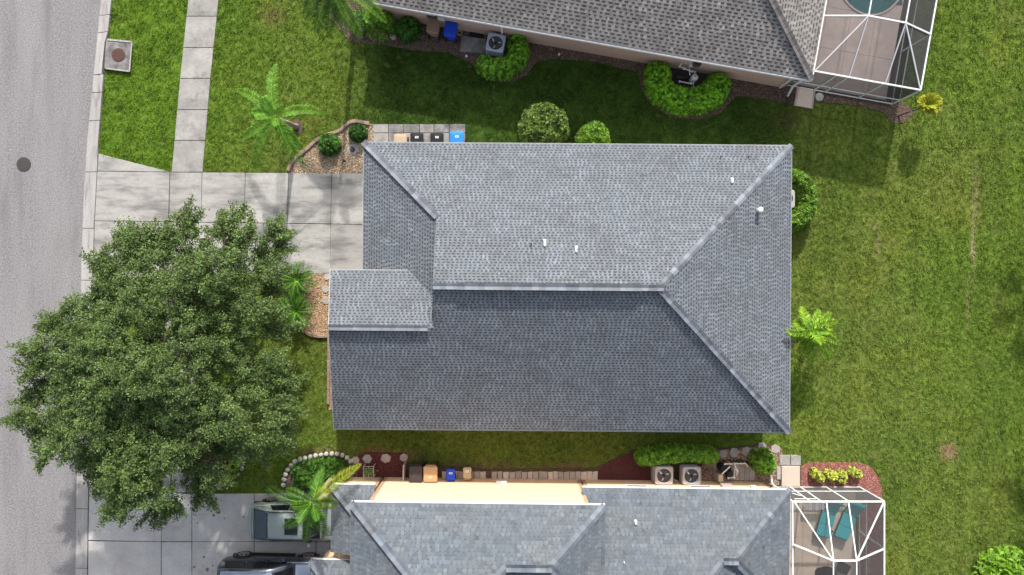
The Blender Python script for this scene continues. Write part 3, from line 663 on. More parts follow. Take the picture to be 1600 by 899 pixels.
# ---- north house
fn = Frame(R(10.1), (13.57, 9.41))
hn = thing('house', 'brown-grey shingled house at the top with a pinkish beige wall', 'house', fn(-10, 6))
LN, DN = 20.7, 13.0; zn = E2 + DN / 2 * mS
nS = [fn(0, 0, E2), fn(-6.5, 6.5, zn), fn(-LN + 6.5, 6.5, zn), fn(-LN, 0, E2)]
nE = [fn(0, 0, E2), fn(0, DN, E2), fn(-6.5, 6.5, zn)]
nN = [fn(0, DN, E2), fn(-LN, DN, E2), fn(-LN + 6.5, 6.5, zn), fn(-6.5, 6.5, zn)]
nW = [fn(-LN, 0, E2), fn(-LN + 6.5, 6.5, zn), fn(-LN, DN, E2)]
rN = roof(hn, [nS, nE, nN, nW], STY_N, m_shN, 200, (1, 1, 1))
caps(rN, nS[0], nS[1], nrm(nS), nrm(nE), m_shN, seed=11, step=.3, tones=(.62, .5, .75, .58, .68)); caps(rN, nS[3], nS[2], nrm(nS), nrm(nW), m_shN, seed=12, step=.3)
caps(rN, nS[2], nS[1], nrm(nS), nrm(nN), m_shN, seed=13, step=.28)
eave(hn, nS[3], nS[0], -fn.v, m_alum, wdt=.06, name='gutter'); eave(hn, nE[0], nE[1], fn.u, m_alum, wdt=.06, name='gutter'); eave(hn, nW[0], nW[2], -fn.u, m_alum); eave(hn, nN[0], nN[1], fn.v, m_alum)
walls(hn, fn, [(-LN + .35, DN - .35), (-LN + .35, .28), (-.35, .28), (-.35, DN - .35)], -.04, 2.55, m_pink)
for px in (782, 1231):       # downspouts on the garden wall
    q = P(px, 60 if px < 1000 else 130, 1.2); lx = (q - fn.o).dot(fn.u); mb = MB()
    mb.bar(fn(lx, .22, 2.4), fn(lx, .22, .1), .09, .07); mb.bar(fn(lx, -.02, 2.52), fn(lx, .2, 2.4), .09, .07); mb.build('downspout', m_pvc, hn)
for px, py, z, w_, h_, m in ((675, 24, 1.5, .45, .35, m_dkgrey), (690, 26, 1.4, .3, .45, m_trim), (672, 21, 1.7, .5, .25, m_ac), (842, 51, 1.9, .12, .16, m_white), (846, 52, 1.85, .1, .1, m_black), (1089, 98, 1.3, .35, .4, m_dkgrey), (1081, 101, 1.1, .14, .2, m_white)):
    q = P(px, py, z); lx = (q - fn.o).dot(fn.u); mb = MB(); o_ = fn(lx, .2, z)
    mb.loft([[o_ + fn.u * (sx * w_ / 2) + Vector((0, 0, sz * h_ / 2)) - fn.v * (dd_ - .1) for sx, sz in ((-1, -1), (1, -1), (1, 1), (-1, 1))] for dd_ in (0, .14)]); mb.build('wall_box', m, hn)

# ---- south house
fs = Frame(R(.7)); Z5 = 5.3
hs = thing('house', 'two storey cream house at the bottom with slate grey roofs', 'house', (0, -12, 0))
y0 = -9.03
zc = Z5 + 2.27 * mS; zp = Z5 + 4.375 * mS
uN = [fs(-6.58, y0, Z5), fs(3.98, y0, Z5), fs(1.71, y0 - 2.27, zc), fs(-.1, y0 - 2.27, zc), fs(-2.205, y0 - 4.375, zp)]
uW = [fs(-6.58, y0, Z5), fs(-2.205, y0 - 4.375, zp), fs(-2.205, y0 - 8, zp), fs(-6.58, y0 - 12, Z5)]
uE = [fs(3.98, y0, Z5), fs(3.98, y0 - 4.54, Z5), fs(1.71, y0 - 2.27, zc)]
uS = [fs(-.1, y0 - 2.27, zc), fs(1.71, y0 - 2.27, zc), fs(3.98, y0 - 4.54, Z5), fs(2.17, y0 - 4.54, Z5)]
uX = [fs(-.1, y0 - 2.27, zc), fs(2.17, y0 - 4.54, Z5), fs(2.17, y0 - 12, Z5), fs(-2.205, y0 - 8, zp), fs(-2.205, y0 - 4.375, zp)]
zl = E2 + 2.8 * mS; zl2 = E2 + 6.47 * mS
lN = [fs(3.3, y0, E2), fs(12.72, y0, E2), fs(9.92, y0 - 2.8, zl), fs(9.4, y0 - 2.8, zl), fs(5.73, y0 - 6.47, zl2), fs(3.3, y0 - 6.47, zl2)]
lE = [fs(12.72, y0, E2), fs(12.72, y0 - 5.6, E2), fs(9.92, y0 - 2.8, zl)]
lS = [fs(9.4, y0 - 2.8, zl), fs(9.92, y0 - 2.8, zl), fs(12.72, y0 - 5.6, E2), fs(12.2, y0 - 5.6, E2)]
lX = [fs(9.4, y0 - 2.8, zl), fs(12.2, y0 - 5.6, E2), fs(12.2, y0 - 9, E2), fs(5.73, y0 - 9, zl2), fs(5.73, y0 - 6.47, zl2)]
zk = E2 + 1.95 * mS
kN = [fs(-8.05, y0, E2), fs(-6.1, y0, E2), fs(-6.1, y0 - 1.95, zk)]
kW = [fs(-8.05, y0, E2), fs(-6.1, y0 - 1.95, zk), fs(-6.1, y0 - 3.05, zk), fs(-8.05, y0 - 3.05, E2)]
gN = [fs(-8.98, y0 - 3.42, E2), fs(-6.1, y0 - 3.42, E2), fs(-6.1, y0 - 6.3, E2 + 2.88 * mS)]
gW = [fs(-8.98, y0 - 3.42, E2), fs(-6.1, y0 - 6.3, E2 + 2.88 * mS), fs(-6.1, y0 - 9, E2 + 2.88 * mS), fs(-8.98, y0 - 9, E2)]
rS = roof(hs, [uN, uW, uE, uS, uX, lN, lE, lS, lX, kN, kW, gN, gW], STY_S, m_shS, 300, (1, 1, 1))
ts = (1.3, 1.1, .95, 1.5, 1.2, 1.05)
for i, (a, b, p, q) in enumerate(((uN[0], uN[4], uN, uW), (uN[1], uN[2], uN, uE), (uN[3], uN[2], uN, uS), (uN[3], uN[4], uN, uX), (uS[2], uS[1], uS, uE), (lN[1], lN[2], lN, lE), (lN[3], lN[2], lN, lS), (lN[3], lN[4], lN, lX),
                                  (lS[2], lS[1], lS, lE), (kN[0], kN[2], kN, kW), (gN[0], gN[2], gN, gW))):
    caps(rS, a, b, nrm(p), nrm(q), m_shS, seed=30 + i, step=.2, wing=.17, tones=ts)
for a, b, o_ in ((uN[0], uN[1], fs.v), (uW[0], uW[3], -fs.u), (uE[0], uE[1], fs.u), (lN[0], lN[1], fs.v), (lE[0], fs(12.72, y0 - 9, E2), fs.u), (kN[0], kN[1], fs.v), (kW[0], kW[3], -fs.u), (gN[0], gN[1], fs.v), (gW[0], gW[3], -fs.u)):
    eave(hs, a, b, o_, m_alum if (abs(o_.y) > .5 or a == lE[0]) else m_drip, wdt=.035 if abs(o_.y) > .5 else .025, name='fascia')
walls(hs, fs, [(-6.1, -18), (3.45, -18), (3.45, y0 - .3), (-6.1, y0 - .3)], -.04, 5.2, m_cream)
walls(hs, fs, [(3.5, -18), (12.4, -18), (12.4, y0 - .3), (3.5, y0 - .3)], -.04, 2.52, m_cream)
walls(hs, fs, [(-7.75, y0 - 3.0), (-6.2, y0 - 3.0), (-6.2, y0 - .32), (-7.75, y0 - .32)], -.04, 2.52, m_cream)
walls(hs, fs, [(-8.7, -18), (-6.15, -18), (-6.15, y0 - 3.72), (-8.7, y0 - 3.72)], -.04, 2.52, m_cream)
hood(rS, 993, 816, lN, .2, .13, m_white); vent(rS, 975, 878, lN, .025, .16, m_pvc)
for x, z in ((-4, 4), (0, 4)): pass
for px, py, z, w_, h_, m in ((781, 754, .9, .35, .3, m_ac), (787, 757, 1.0, .28, .2, m_white), (776, 760, 1.6, .2, .05, m_trim), (1178, 758, 1.3, .25, .35, m_white), (1193, 755, 1.6, .1, .1, m_black), (1135, 755, 1.0, .5, .35, m_ac)):
    q = P(px, py, z); lx = q.dot(fs.u); mb = MB(); o_ = fs(lx, y0 - .3, z)
    mb.loft([[o_ + fs.u * (sx * w_ / 2) + Vector((0, 0, sz * h_ / 2)) + fs.v * dd_ for sx, sz in ((-1, -1), (1, -1), (1, 1), (-1, 1))] for dd_ in (0, .12)]); mb.build('wall_box', m, hs)
for x in (6.0, 9.0): window(hs, fs, x, y0 - .3, 1.5, fs.u, 1.0, 1.0, fs.v)
mb = MB(); a = fs(12.62, y0 + .1, 2.5); mb.tube([P(1217, 764.5, 2.3), P(1207, 757, 1.2), P(1204.5, 744, .1)], .05, 8); mb.build('downspout', m_pvc, hs)

# ------------------------------------------------------------------ foliage
def leafmesh(name, Pn, Nn, size, asp, C, m, parent, droop=.25):
    n = len(Pn); Nn = Nn / (np.linalg.norm(Nn, axis=1, keepdims=True) + 1e-9); t = rng.normal(size=(n, 3)); t -= (t * Nn).sum(1, keepdims=True) * Nn
    t /= np.linalg.norm(t, axis=1, keepdims=True) + 1e-9; s = np.cross(Nn, t); size = np.asarray(size)[:, None]
    A = Pn - t * size * .5; B = Pn + s * size * asp * .5 - Nn * size * droop * .3; D = Pn - s * size * asp * .5 - Nn * size * droop * .3; T = Pn + t * size * .5 - Nn * size * droop
    return npmesh(name, np.stack([A, B, T, D], 1).reshape(-1, 3), 4, m, parent, np.repeat(C, 4, axis=0))
def shrub(name, label, cat, path, wd, h, tone, group=None, dens=900, size=.075, col2=None, z0=0, rough=.16, m=None, asp=.55):
    """clipped shrub or hedge: leaves through a rounded body that follows a path of plan points"""
    path = [Vector((p[0], p[1], 0)) for p in path]; X = []; 
    xs_ = [p.x for p in path]; ys_ = [p.y for p in path]; x0, x1, y0_, y1 = min(xs_) - wd, max(xs_) + wd, min(ys_) - wd, max(ys_) + wd
    c0 = path[len(path) // 2]; t = thing(name, label, cat, (c0.x, c0.y, 0), group)
    n = int((x1 - x0) * (y1 - y0_) * dens * 2); x = rng.uniform(x0, x1, n); y = rng.uniform(y0_, y1, n); d = np.full(n, 9.)
    if len(path) == 1: d = np.hypot(x - c0.x, y - c0.y)
    for a, b in zip(path, path[1:]):
        L = (b - a).length_squared; q = np.clip(((x - a.x) * (b.x - a.x) + (y - a.y) * (b.y - a.y)) / L, 0, 1); d = np.minimum(d, np.hypot(x - a.x - q * (b.x - a.x), y - a.y - q * (b.y - a.y)))
    lump = vn(x, y, .3, int(c0.x * 7 + 90)) - .5; lump2 = vn(x, y, .7, int(c0.y * 9 + 95)) - .5
    ww = wd * (1 + rough * .5 * lump2 + rough * .5 * lump); k = d < ww; x, y, d, lump, lump2, ww = x[k], y[k], d[k], lump[k], lump2[k], ww[k]
    top = h * np.sqrt(np.clip(1 - (d / ww) ** 3.2, 0, 1)) * (1 + rough * (lump + lump2 * .6)) + .12 * (vn(x, y, .10, 77) - .5)
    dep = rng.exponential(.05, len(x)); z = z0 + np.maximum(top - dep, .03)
    side = rng.random(len(x)) < (d / ww) ** 3 * .6; z = np.where(side, z0 + top * rng.uniform(.2, 1, len(x)), z)
    Pn = np.stack([x, y, z], -1); Nn = rng.normal(0, .55, (len(x), 3)) + np.array([0, 0, 1.0])
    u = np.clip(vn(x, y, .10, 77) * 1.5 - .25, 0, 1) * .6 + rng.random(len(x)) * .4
    C = np.array(tone) * 1.18 * (.12 + 1.6 * u[:, None]) * (1.15 - 2.2 * np.clip(dep, 0, .3)[:, None])  # deeper leaves and gaps between clumps painted darker, as inner shade
    if col2 is not None:
        q = (rng.random(len(x)) < .35) & (dep < .06); C[q] = np.array(col2) * rng.uniform(.7, 1.2, (q.sum(), 1))
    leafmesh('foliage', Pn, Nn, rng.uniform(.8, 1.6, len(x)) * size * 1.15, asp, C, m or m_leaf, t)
    mb = MB()
    for p in (path[:1] if len(path) < 3 else path[::3]):
        for k in range(4): a = random.uniform(0, 6.28); mb.tube([(p.x, p.y, z0 - .03), (p.x + .3 * wd * math.cos(a), p.y + .3 * wd * math.sin(a), z0 + h * .6)], [.018, .008], 5)
    mb.build('stem', m_bark, t)
    return t
G1 = (.95, 1.35, .75); YG = (1.5, 1.45, 1.0); BR = (1.35, 1.75, .9); DK = (.55, .8, .7)
# shrubs of the middle house
shrub('round_shrub', 'round green shrub in the gravel bed left of the drain grate', 'shrub', [P(513, 225, .4)], .55, .62, (.8, 1.1, .9), size=.075, dens=1700)
shrub('round_shrub', 'small dark round shrub at the gravel bed tip beside the concrete pad', 'shrub', [P(558, 206.5, .4)], .46, .6, (.5, .8, .75), size=.065, dens=1900)
shrub('round_shrub', 'large round yellow-green shrub against the upper roof edge', 'shrub', [P(851, 194, 1.3)], 1.22, 1.7, (1.25, 1.15, 1.2), size=.12, col2=(1.75, 1.6, 1.3), dens=420, rough=.22)
shrub('round_shrub', 'smaller bright green round shrub beside the upper roof edge', 'shrub', [P(929, 213, 1.2)], .84, 1.45, (1.4, 1.55, .7), size=.08, col2=(1.8, 2.0, .9))
arc = [P(1235 + 32 * math.cos(a), 311 + 37 * math.sin(a), .9) for a in np.linspace(-1.75, 1.75, 12)]
shrub('curved_hedge', 'C-shaped bright green hedge against the right roof edge', 'hedge', arc, .46, 1.1, (1.3, 1.45, .7), size=.085, col2=(1.8, 2.0, 1.0), dens=700, rough=.14)
# north side shrubs
shrub('curved_hedge', 'small curved hedge around the single air conditioner', 'hedge', [P(758, 98, .8), P(772, 104, .8), P(790, 103, .8), P(805, 92, .8), P(812, 76, .8), P(808, 62, .8)], .5, .95, (1.7, 2.1, .9), size=.09, dens=800)
shrub('curved_hedge', 'large U-shaped hedge around the pool pump at the top', 'hedge', [P(1031, 112, .8), P(1031, 130, .8), P(1045, 147, .8), P(1072, 155, .8), P(1098, 153, .8), P(1119, 143, .8), P(1125, 131, .8)], .66, .95, (1.9, 2.4, .8), size=.08, dens=1000)
shrub('round_shrub', 'dark green shrub left of the brown bin', 'shrub', [P(636, 41, .8)], .62, 1.0, (.5, .95, .55), size=.08)
shrub('round_shrub', 'light green shrub under the palm at the top', 'shrub', [P(589, 30, 1.0)], .8, 1.2, (1.3, 1.6, .8), size=.11, dens=500, asp=.3)
shrub('round_shrub', 'dark low shrub half hidden behind the light green one', 'shrub', [P(560, 28, .8)], .6, .9, (.7, 1.0, .6), size=.09, dens=500, asp=.3)
# south side shrubs
shrub('long_hedge', 'long clipped hedge behind the pair of air conditioners', 'hedge', [P(1008, 718, .8), P(1040, 713, .8), P(1075, 712, .8), P(1113, 715, .8)], .44, .95, (1.7, 2.0, 1.0), size=.085, col2=(2.5, 2.8, 1.4), dens=900)
shrub('round_shrub', 'bushy green shrub right of the pool pipes', 'shrub', [P(1196, 724, .8)], .64, 1.15, (1.3, 1.55, .65), size=.09, dens=700, rough=.25)
shrub('ground_cover', 'low dark green ground cover inside the white stone arc', 'ground cover', [P(468, 735), P(490, 728), P(512, 727), P(534, 731), P(522, 742), P(495, 748), P(472, 750)], .42, .38, (.7, 1.0, .65), size=.07, dens=1200)
shrub('variegated_shrub', 'pale yellow-green plants under the oak beside the stone arc', 'shrub', [P(366, 722, .4), P(362, 740, .4), P(352, 750, .4)], .3, .5, (1.9, 1.6, 1.1), size=.11, dens=350)
yl = [((1272, 738), (1283, 747), 'leftmost of the yellow plants in the red mulch bed'), ((1297, 740), (1301, 745), 'second yellow plant from the left in the red mulch'), ((1315, 741), (1316, 749), 'third yellow plant from the left in the red mulch'), ((1333, 737), (1340, 741), 'rightmost of the yellow plants in the red mulch bed')]
for a, b, l in yl: shrub('yellow_plant', l, 'plant', [P(*a, .2), P(*b, .2)], .22, .42, (4.2, 2.7, 2.6), 'yellow plants in the red mulch', size=.11, dens=450, col2=(6.0, 3.9, 4.0))
shrub('yellow_plant', 'tiny yellow seedling below the second yellow plant', 'plant', [P(1299, 752, .1)], .1, .2, (4.2, 2.7, 2.6), 'yellow plants in the red mulch', size=.07, dens=500)
# big leaved plant in the lower right corner
def broadleaf(name, label, centre, rad, h, n, tone, size=.34, cat='shrub'):
    c = Vector(centre); t = thing(name, label, cat, (c.x, c.y, 0)); mbs = MB()
    u = rng.uniform(0, 1, n); a = rng.uniform(0, 2 * np.pi, n); r_ = rad * np.sqrt(u); x = c.x + r_ * np.cos(a); y = c.y + r_ * np.sin(a)
    z = h * np.sqrt(np.clip(1.02 - u, 0, 1)) * rng.uniform(.45, 1, n) + .2; out = np.stack([np.cos(a), np.sin(a), np.zeros(n)], -1)
    Nn = out * .5 + rng.normal(0, .35, (n, 3)) + [0, 0, 1]; leafmesh('foliage', np.stack([x, y, z], -1), Nn, rng.uniform(.7, 1.2, n) * size, .45, np.array(tone) * rng.uniform(.6, 1.4, (n, 1)), m_leaf, t, .2)
    for k in range(14): a = k * .45; q = rad * random.uniform(.2, .8); mbs.tube([(c.x, c.y, -.03), (c.x + q * .4 * math.cos(a), c.y + q * .4 * math.sin(a), h * .4), (c.x + q * math.cos(a), c.y + q * math.sin(a), h * .75)], [.04, .03, .015], 6)
    mbs.build('stem', m_bark, t); return t
broadleaf('leafy_shrub', 'large bright green broad leaved shrub in the lower right corner', P(1588, 918, 1.2), 1.7, 1.9, 1700, (1.6, 1.9, .5), size=.3)

# ---- trees
def tubes_np(segs, n=5):
    """segs: list of (a, b, ra, rb); returns quads"""
    A = np.array([s[0] for s in segs], float); B = np.array([s[1] for s in segs], float); ra = np.array([s[2] for s in segs]); rb = np.array([s[3] for s in segs])
    d = B - A; d /= np.linalg.norm(d, axis=1, keepdims=True) + 1e-9; h = np.where(np.abs(d[:, 2:3]) < .9, [[0, 0, 1.]], [[1., 0, 0]]); u = np.cross(d, h); u /= np.linalg.norm(u, axis=1, keepdims=True); v = np.cross(d, u); out = []
    for k in range(n):
        a0, a1 = 2 * np.pi * k / n, 2 * np.pi * (k + 1) / n; r0 = u * np.cos(a0) + v * np.sin(a0); r1 = u * np.cos(a1) + v * np.sin(a1)
        out.append(np.stack([A + r0 * ra[:, None], A + r1 * ra[:, None], B + r1 * rb[:, None], B + r0 * rb[:, None]], 1))
    return np.concatenate(out).reshape(-1, 3)
def bez(a, b, up, n=7, jit=.15):
    m_ = a.lerp(b, .45) + Vector((0, 0, up)); pts = []
    for i in range(n + 1):
        t = i / n; p = a * (1 - t) ** 2 + m_ * 2 * t * (1 - t) + b * t * t
        if 0 < i < n: p = p + Vector((random.uniform(-jit, jit), random.uniform(-jit, jit), random.uniform(-jit, jit) * .6))
        pts.append(p)
    return pts
def oak(label, base, outline, nclump, ztop, zedge, nleaf, tone, dens=1.0):
    bx, by = base; t = thing('oak_tree', label, 'tree', (bx, by, 0)); rr = random.Random(5)
    cx = sum(p[0] for p in outline) / len(outline); cy = sum(p[1] for p in outline) / len(outline)
    # clump centres spread inside the crown outline (plan), domed
    cl = []; tries = 0; ox = np.array([p[0] for p in outline]); oy = np.array([p[1] for p in outline]); dmin = 1.0
    while len(cl) < nclump and tries < 30000:
        tries += 1; x = rr.uniform(min(ox), max(ox)); y = rr.uniform(min(oy), max(oy))
        if not inside(np.array([x]), np.array([y]), outline)[0]: continue
        if any((x - q[0]) ** 2 + (y - q[1]) ** 2 < dmin ** 2 for q in cl): dmin *= .9997; continue
        e_ = min(math.hypot(x - a, y - b) for a, b in outline); z = zedge + (ztop - zedge) * min(1, e_ / 5.2) ** .6 + rr.uniform(-1.1, .6); cl.append((x, y, z, e_))
    segs = []; main = []
    trunk = bez(Vector((bx, by, -.05)), Vector((bx + .15, by - .1, 2.3)), .2, 4, .05); tr = MB(); tr.tube(trunk, [.34, .27, .25, .26, .3], 14); tk = tr.build('trunk', m_bark, t, smooth=True)
    hub = trunk[-1]; limbs = []
    for k in range(8):
        a = k * .785 + rr.uniform(-.2, .2); lr = .28 * (max(ox) - min(ox)); q = Vector((cx + lr * math.cos(a), cy + lr * 1.07 * math.sin(a), zedge + rr.uniform(-.7, .3)))
        pts = bez(hub + Vector((.1 * math.cos(a), .1 * math.sin(a), -.1)), q, .9, 8, .18); mb = MB(); mb.tube(pts, [.17 - .0135 * i for i in range(9)], 9); mb.build('limb', m_bark, t, smooth=True); limbs.append(pts); cl.append((q.x, q.y, q.z + 1.5, 4.0))
    tips = []; 
    for (x, y, z, e_) in cl:
        c_ = Vector((x, y, z)); best = min((p for L in limbs for p in L[3:]), key=lambda p: (p - c_).length)
        pts = bez(best, c_, .2, 4, .12)
        for i in range(4): segs.append((pts[i], pts[i + 1], .055 - .01 * i, .045 - .01 * i))
        R_ = rr.uniform(.55, 1.0); nt = int(26 * dens * R_ * R_ + 6)
        od = Vector((x - cx, y - cy, 0)); od = od / max(.5, od.length); far_ = e_ < .9
        for k in range(nt):
            a = rr.uniform(0, 6.283); ph = rr.uniform(-.15, 1.0); q = Vector((math.cos(a) * math.cos(ph), math.sin(a) * math.cos(ph), math.sin(ph) * .75)) * R_ * rr.uniform(.6, 1.05)
            if far_: q = q * .75 + od * rr.uniform(0, .45) + Vector((0, 0, -rr.uniform(0, .3)))
            tip = c_ + q; segs.append((c_ + q * .3, c_ + q * .7 + Vector((0, 0, .03)), .009, .006)); tips.append((tip, q.normalized(), z))
        if far_:                       # finger-like sprays along the rim
            for k in range(2):
                a = math.atan2(od.y, od.x) + rr.uniform(-.6, .6); dv = Vector((math.cos(a), math.sin(a), -.12)); Ls = rr.uniform(.5, 1.15)
                segs.append((c_, c_ + dv * (R_ * .4 + Ls), .014, .004))
                for q in range(5): tips.append((c_ + dv * (R_ * .4 + Ls * (q + .5) / 5) + Vector((rr.uniform(-.08, .08), rr.uniform(-.08, .08), rr.uniform(-.05, .1))), dv, z))
    T = np.array([tuple(a) for a, b, z_ in tips]); Dq = np.array([tuple(b) for a, b, z_ in tips]); nt = len(T); per = max(10, nleaf // nt)
    br = npmesh('branches', tubes_np(segs, 4), 4, m_twig, t); br.name = 'branch'
    I = np.repeat(np.arange(nt), per); s = rng.uniform(-.34, .16, len(I))[:, None]
    Pn = T[I] + Dq[I] * s + rng.normal(0, 1, (len(I), 3)) * np.array([.085, .085, .055])
    Nn = Dq[I] * .35 + rng.normal(0, .55, (len(I), 3)) + np.array([0, 0, .85])
    tt = rng.normal(1, .14, nt)[I][:, None]; C = np.array(tone) * tt * rng.uniform(.65, 1.4, (len(I), 1)); yq = rng.random(len(I)) < .12; C[yq] *= np.array([1.35, 1.2, .9])
    leafmesh('crown', Pn, Nn, rng.uniform(.075, .135, len(I)), .48, C, m_oakleaf, t, .15)
    return t
OUT = [(62, 505), (38, 545), (44, 590), (34, 640), (62, 692), (118, 735), (150, 775), (200, 812), (245, 800), (282, 788), (318, 765), (328, 748), (345, 714), (392, 706), (430, 676), (440, 640), (432, 585), (418, 535), (412, 480), (424, 425), (440, 385), (425, 362), (380, 362), (340, 338), (312, 342), (262, 372), (215, 375), (165, 388), (150, 430), (112, 465), (95, 505)]
OUT = [(270 + (x - 258) * .945, 570 + (y - 572) * .965) for x, y in OUT]
zz = 4.4
outl = [(P(x, y, zz).x, P(x, y, zz).y) for x, y in OUT]
oak('big dark green oak overhanging the road and driveways at the left', (P(330, 553).x, P(330, 553).y), outl, 182, 7.2, 4.2, 320000, (1, 1, 1))
# trees just past the right border, whose shade reaches the lawn
def sidetree(label, px, py, r, h, seed):
    c = P(px, py); o_ = [(c.x + r * math.cos(a) * random.uniform(.85, 1.1), c.y + r * math.sin(a) * random.uniform(.85, 1.1)) for a in np.linspace(0, 6.28, 12)[:-1]]
    return oak(label, (c.x, c.y), o_, 12, h, h * .6, 16000, (1.1, 1.2, .9))

# ---- palms
def frond(name, a, tip, parent, width, n, tone, rise=.5, droop=.5, tone2=None, lw=.02, m=None, vee=.35, fwd=.6, rach=(.3, .35, .15)):
    a = Vector(a); tip = Vector(tip); L = (tip - a).length; hz = Vector((tip.x - a.x, tip.y - a.y, 0)).normalized(); side = Vector((-hz.y, hz.x, 0))
    m_ = a.lerp(tip, .5) + Vector((0, 0, rise * L)); cen = [a * (1 - t) ** 2 + m_ * 2 * t * (1 - t) + tip * t * t for t in np.linspace(0, 1, 15)]
    bow = random.uniform(-.08, .08) * L; cen = [c_ + side * (bow * math.sin(math.pi * i / 14)) for i, c_ in enumerate(cen)]
    V, K = [], []
    for i in range(14):         # rachis ribbon with depth
        w0 = .022 * (1 - i / 15); w1 = .022 * (1 - (i + 1) / 15); p, q = cen[i], cen[i + 1]; dz = Vector((0, 0, .02))
        for s in (-1, 1): V += [p + side * w0 * s, q + side * w1 * s, q + dz * (1 - i / 14), p + dz * (1 - i / 14)]; K += [tuple(np.array(rach) * 8)] * 4
    for k in range(n):
        t = .1 + .9 * (k + random.random() * .6) / n; f_ = t * 14; i = min(13, int(f_)); c0 = cen[i].lerp(cen[i + 1], f_ - i); d = (cen[i + 1] - cen[i]).normalized()
        ll = width * (math.sin(math.pi * min(1, t * .92 + .1)) ** .6) * random.uniform(.8, 1.1)
        for s in (-1, 1):
            dirv = (side * s + d * (fwd + .5 * t) + Vector((0, 0, vee + random.uniform(-.15, .15)))).normalized()
            e1 = c0 + dirv * ll * .55; e2 = e1 + (dirv + Vector((0, 0, -1.1 * droop - .3))).normalized() * ll * .5; wv = d * lw * .5
            tn = np.array(tone if (tone2 is None or random.random() > .35) else tone2) * random.uniform(.7, 1.35)
            V += [c0 - wv * .6, c0 + wv * .6, e1 + wv, e1 - wv, e1 - wv, e1 + wv, e2 + wv * .15, e2 - wv * .15]; K += [tuple(tn)] * 8
    return npmesh(name, np.array([tuple(v) for v in V]), 4, m or m_palm, parent, np.array(K))
def palm(label, base, crown, cz, tips, tone, width=.42, n=42, tone2=None, trunk_r=(.13, .08), special=None, lw=.029, tipz=-.9, cat='palm tree', name='palm_tree', rise=.22, inner=5, shaft=True, droop=.5, vee=.3):
    b = P(*base); c_ = P(*crown, cz); t = thing(name, label, cat, (b.x, b.y, 0)); mb = MB()
    pts = bez(Vector((b.x, b.y, -.05)), c_ - Vector((0, 0, .25)), .1, 9, .015); rad = [trunk_r[0] + (trunk_r[1] - trunk_r[0]) * i / 9 + (.006 if i % 2 else 0) for i in range(10)]; rad[0] *= 1.25
    mb.tube(pts, rad, 12); mb.build('trunk', m_ptrunk, t, smooth=True)
    if shaft: mb = MB(); mb.tube([pts[-1] - Vector((0, 0, .1)), c_ + Vector((0, 0, .15))], [trunk_r[1] * 1.1, trunk_r[1] * .5], 10, ); mb.build('crown_shaft', mat('shaft_green', (.16, .22, .07), var=.1), t)
    for i, tp in enumerate(tips):
        dz = tp[2] if len(tp) > 2 else tipz; q = P(tp[0], tp[1], max(.25, cz + dz)); tn = tone; t2 = tone2
        if special and i in special: tn, t2 = special[i]
        frond('frond', c_, q, t, width, n, tn, rise=rise, tone2=t2, lw=lw, droop=droop, vee=vee)
    for k in range(inner):
        a = k * 6.283 / max(1, inner) + .4; L = width * 1.5; frond('frond', c_, c_ + Vector((L * math.cos(a), L * math.sin(a), .9)), t, width * .75, n // 2, tone, rise=.15, tone2=tone2, lw=lw)
    return t
palm('bright green palm on the front lawn above the driveway', (463, 198), (431, 183), 3.0, [(432, 98), (366, 140), (372, 222), (397, 266), (483, 268), (474, 232), (515, 180), (392, 175, -.2), (448, 215, -.4), (412, 150, 0)], (1.25, 1.65, .8), width=.46, n=52, tone2=(1.7, 2.2, 1.4), inner=4)
palm('tall palm at the top edge with a long trunk shadow', (556, 35), (517, -32), 5.0, [(494, 52), (565, 62), (512, 55), (474, 30), (455, -20), (532, 40), (606, 38), (540, 56), (450, 0), (470, -90), (560, -110), (600, -50), (425, -50), (585, 5)], (.6, .9, .6), width=.55, n=60, tone2=(1.2, 1.6, .8), special={0: ((.4, .65, .6), None), 2: ((.4, .65, .6), None), 3: ((.5, .75, .6), None), 6: ((1.6, 1.9, .7), None), 1: ((1.3, 1.6, .8), None)})
palm('palm with one yellow frond leaning over the parked silver car', (518, 748), (488, 786), 4.0, [(566, 724), (402, 744), (440, 824), (518, 838), (476, 850), (528, 790), (503, 732), (455, 792, -.2), (502, 815, -.2), (445, 765, -.5)], (.62, 1.02, .5), width=.46, n=54, tone2=(1.25, 1.5, .8), special={0: ((3.4, 2.0, .9), (2.8, 2.0, .8)), 5: ((2.4, 1.8, .9), (1.4, 1.6, .8)), 1: ((.4, .62, .5), None)}, inner=5)
palm('small palm with wide leaflets beside the right roof edge', (1236, 512), (1263, 517), 2.2, [(1252, 478), (1300, 488), (1311, 503), (1314, 540), (1295, 568), (1272, 562), (1246, 552), (1227, 517, .9), (1240, 500), (1298, 520, .1), (1285, 540, .2), (1280, 482), (1306, 522), (1306, 555), (1260, 560), (1238, 535)], (1.5, 1.75, .55), width=.38, n=17, tone2=(2.7, 2.3, .8), lw=.08, trunk_r=(.09, .06), inner=4)
# small bushy yellow palm on a leaning stem
b = P(1403, 181); c_ = P(1455, 163, 1.5); yp = thing('small_palm', 'small yellow tufted palm on a leaning stem beside the pool cage', 'palm tree', (b.x, b.y, 0)); mb = MB()
mb.tube(bez(Vector((b.x, b.y, -.03)), P(1440, 169, 1.1), .1, 6, .01), [.06, .05, .05, .045, .045, .04, .04], 8); mb.build('trunk', m_bark, yp)
for k in range(34):
    a = k * 2.4; el = random.uniform(-.25, 1.1); L = .58; q = c_ + Vector((math.cos(a) * math.cos(el), math.sin(a) * math.cos(el), math.sin(el) - .25)) * L
    frond('frond', c_ - Vector((.1, 0, .2)), q, yp, .2, 18, (4.6, 2.5, 1.0), rise=.25, tone2=(3.2, 2.2, .8), lw=.042)
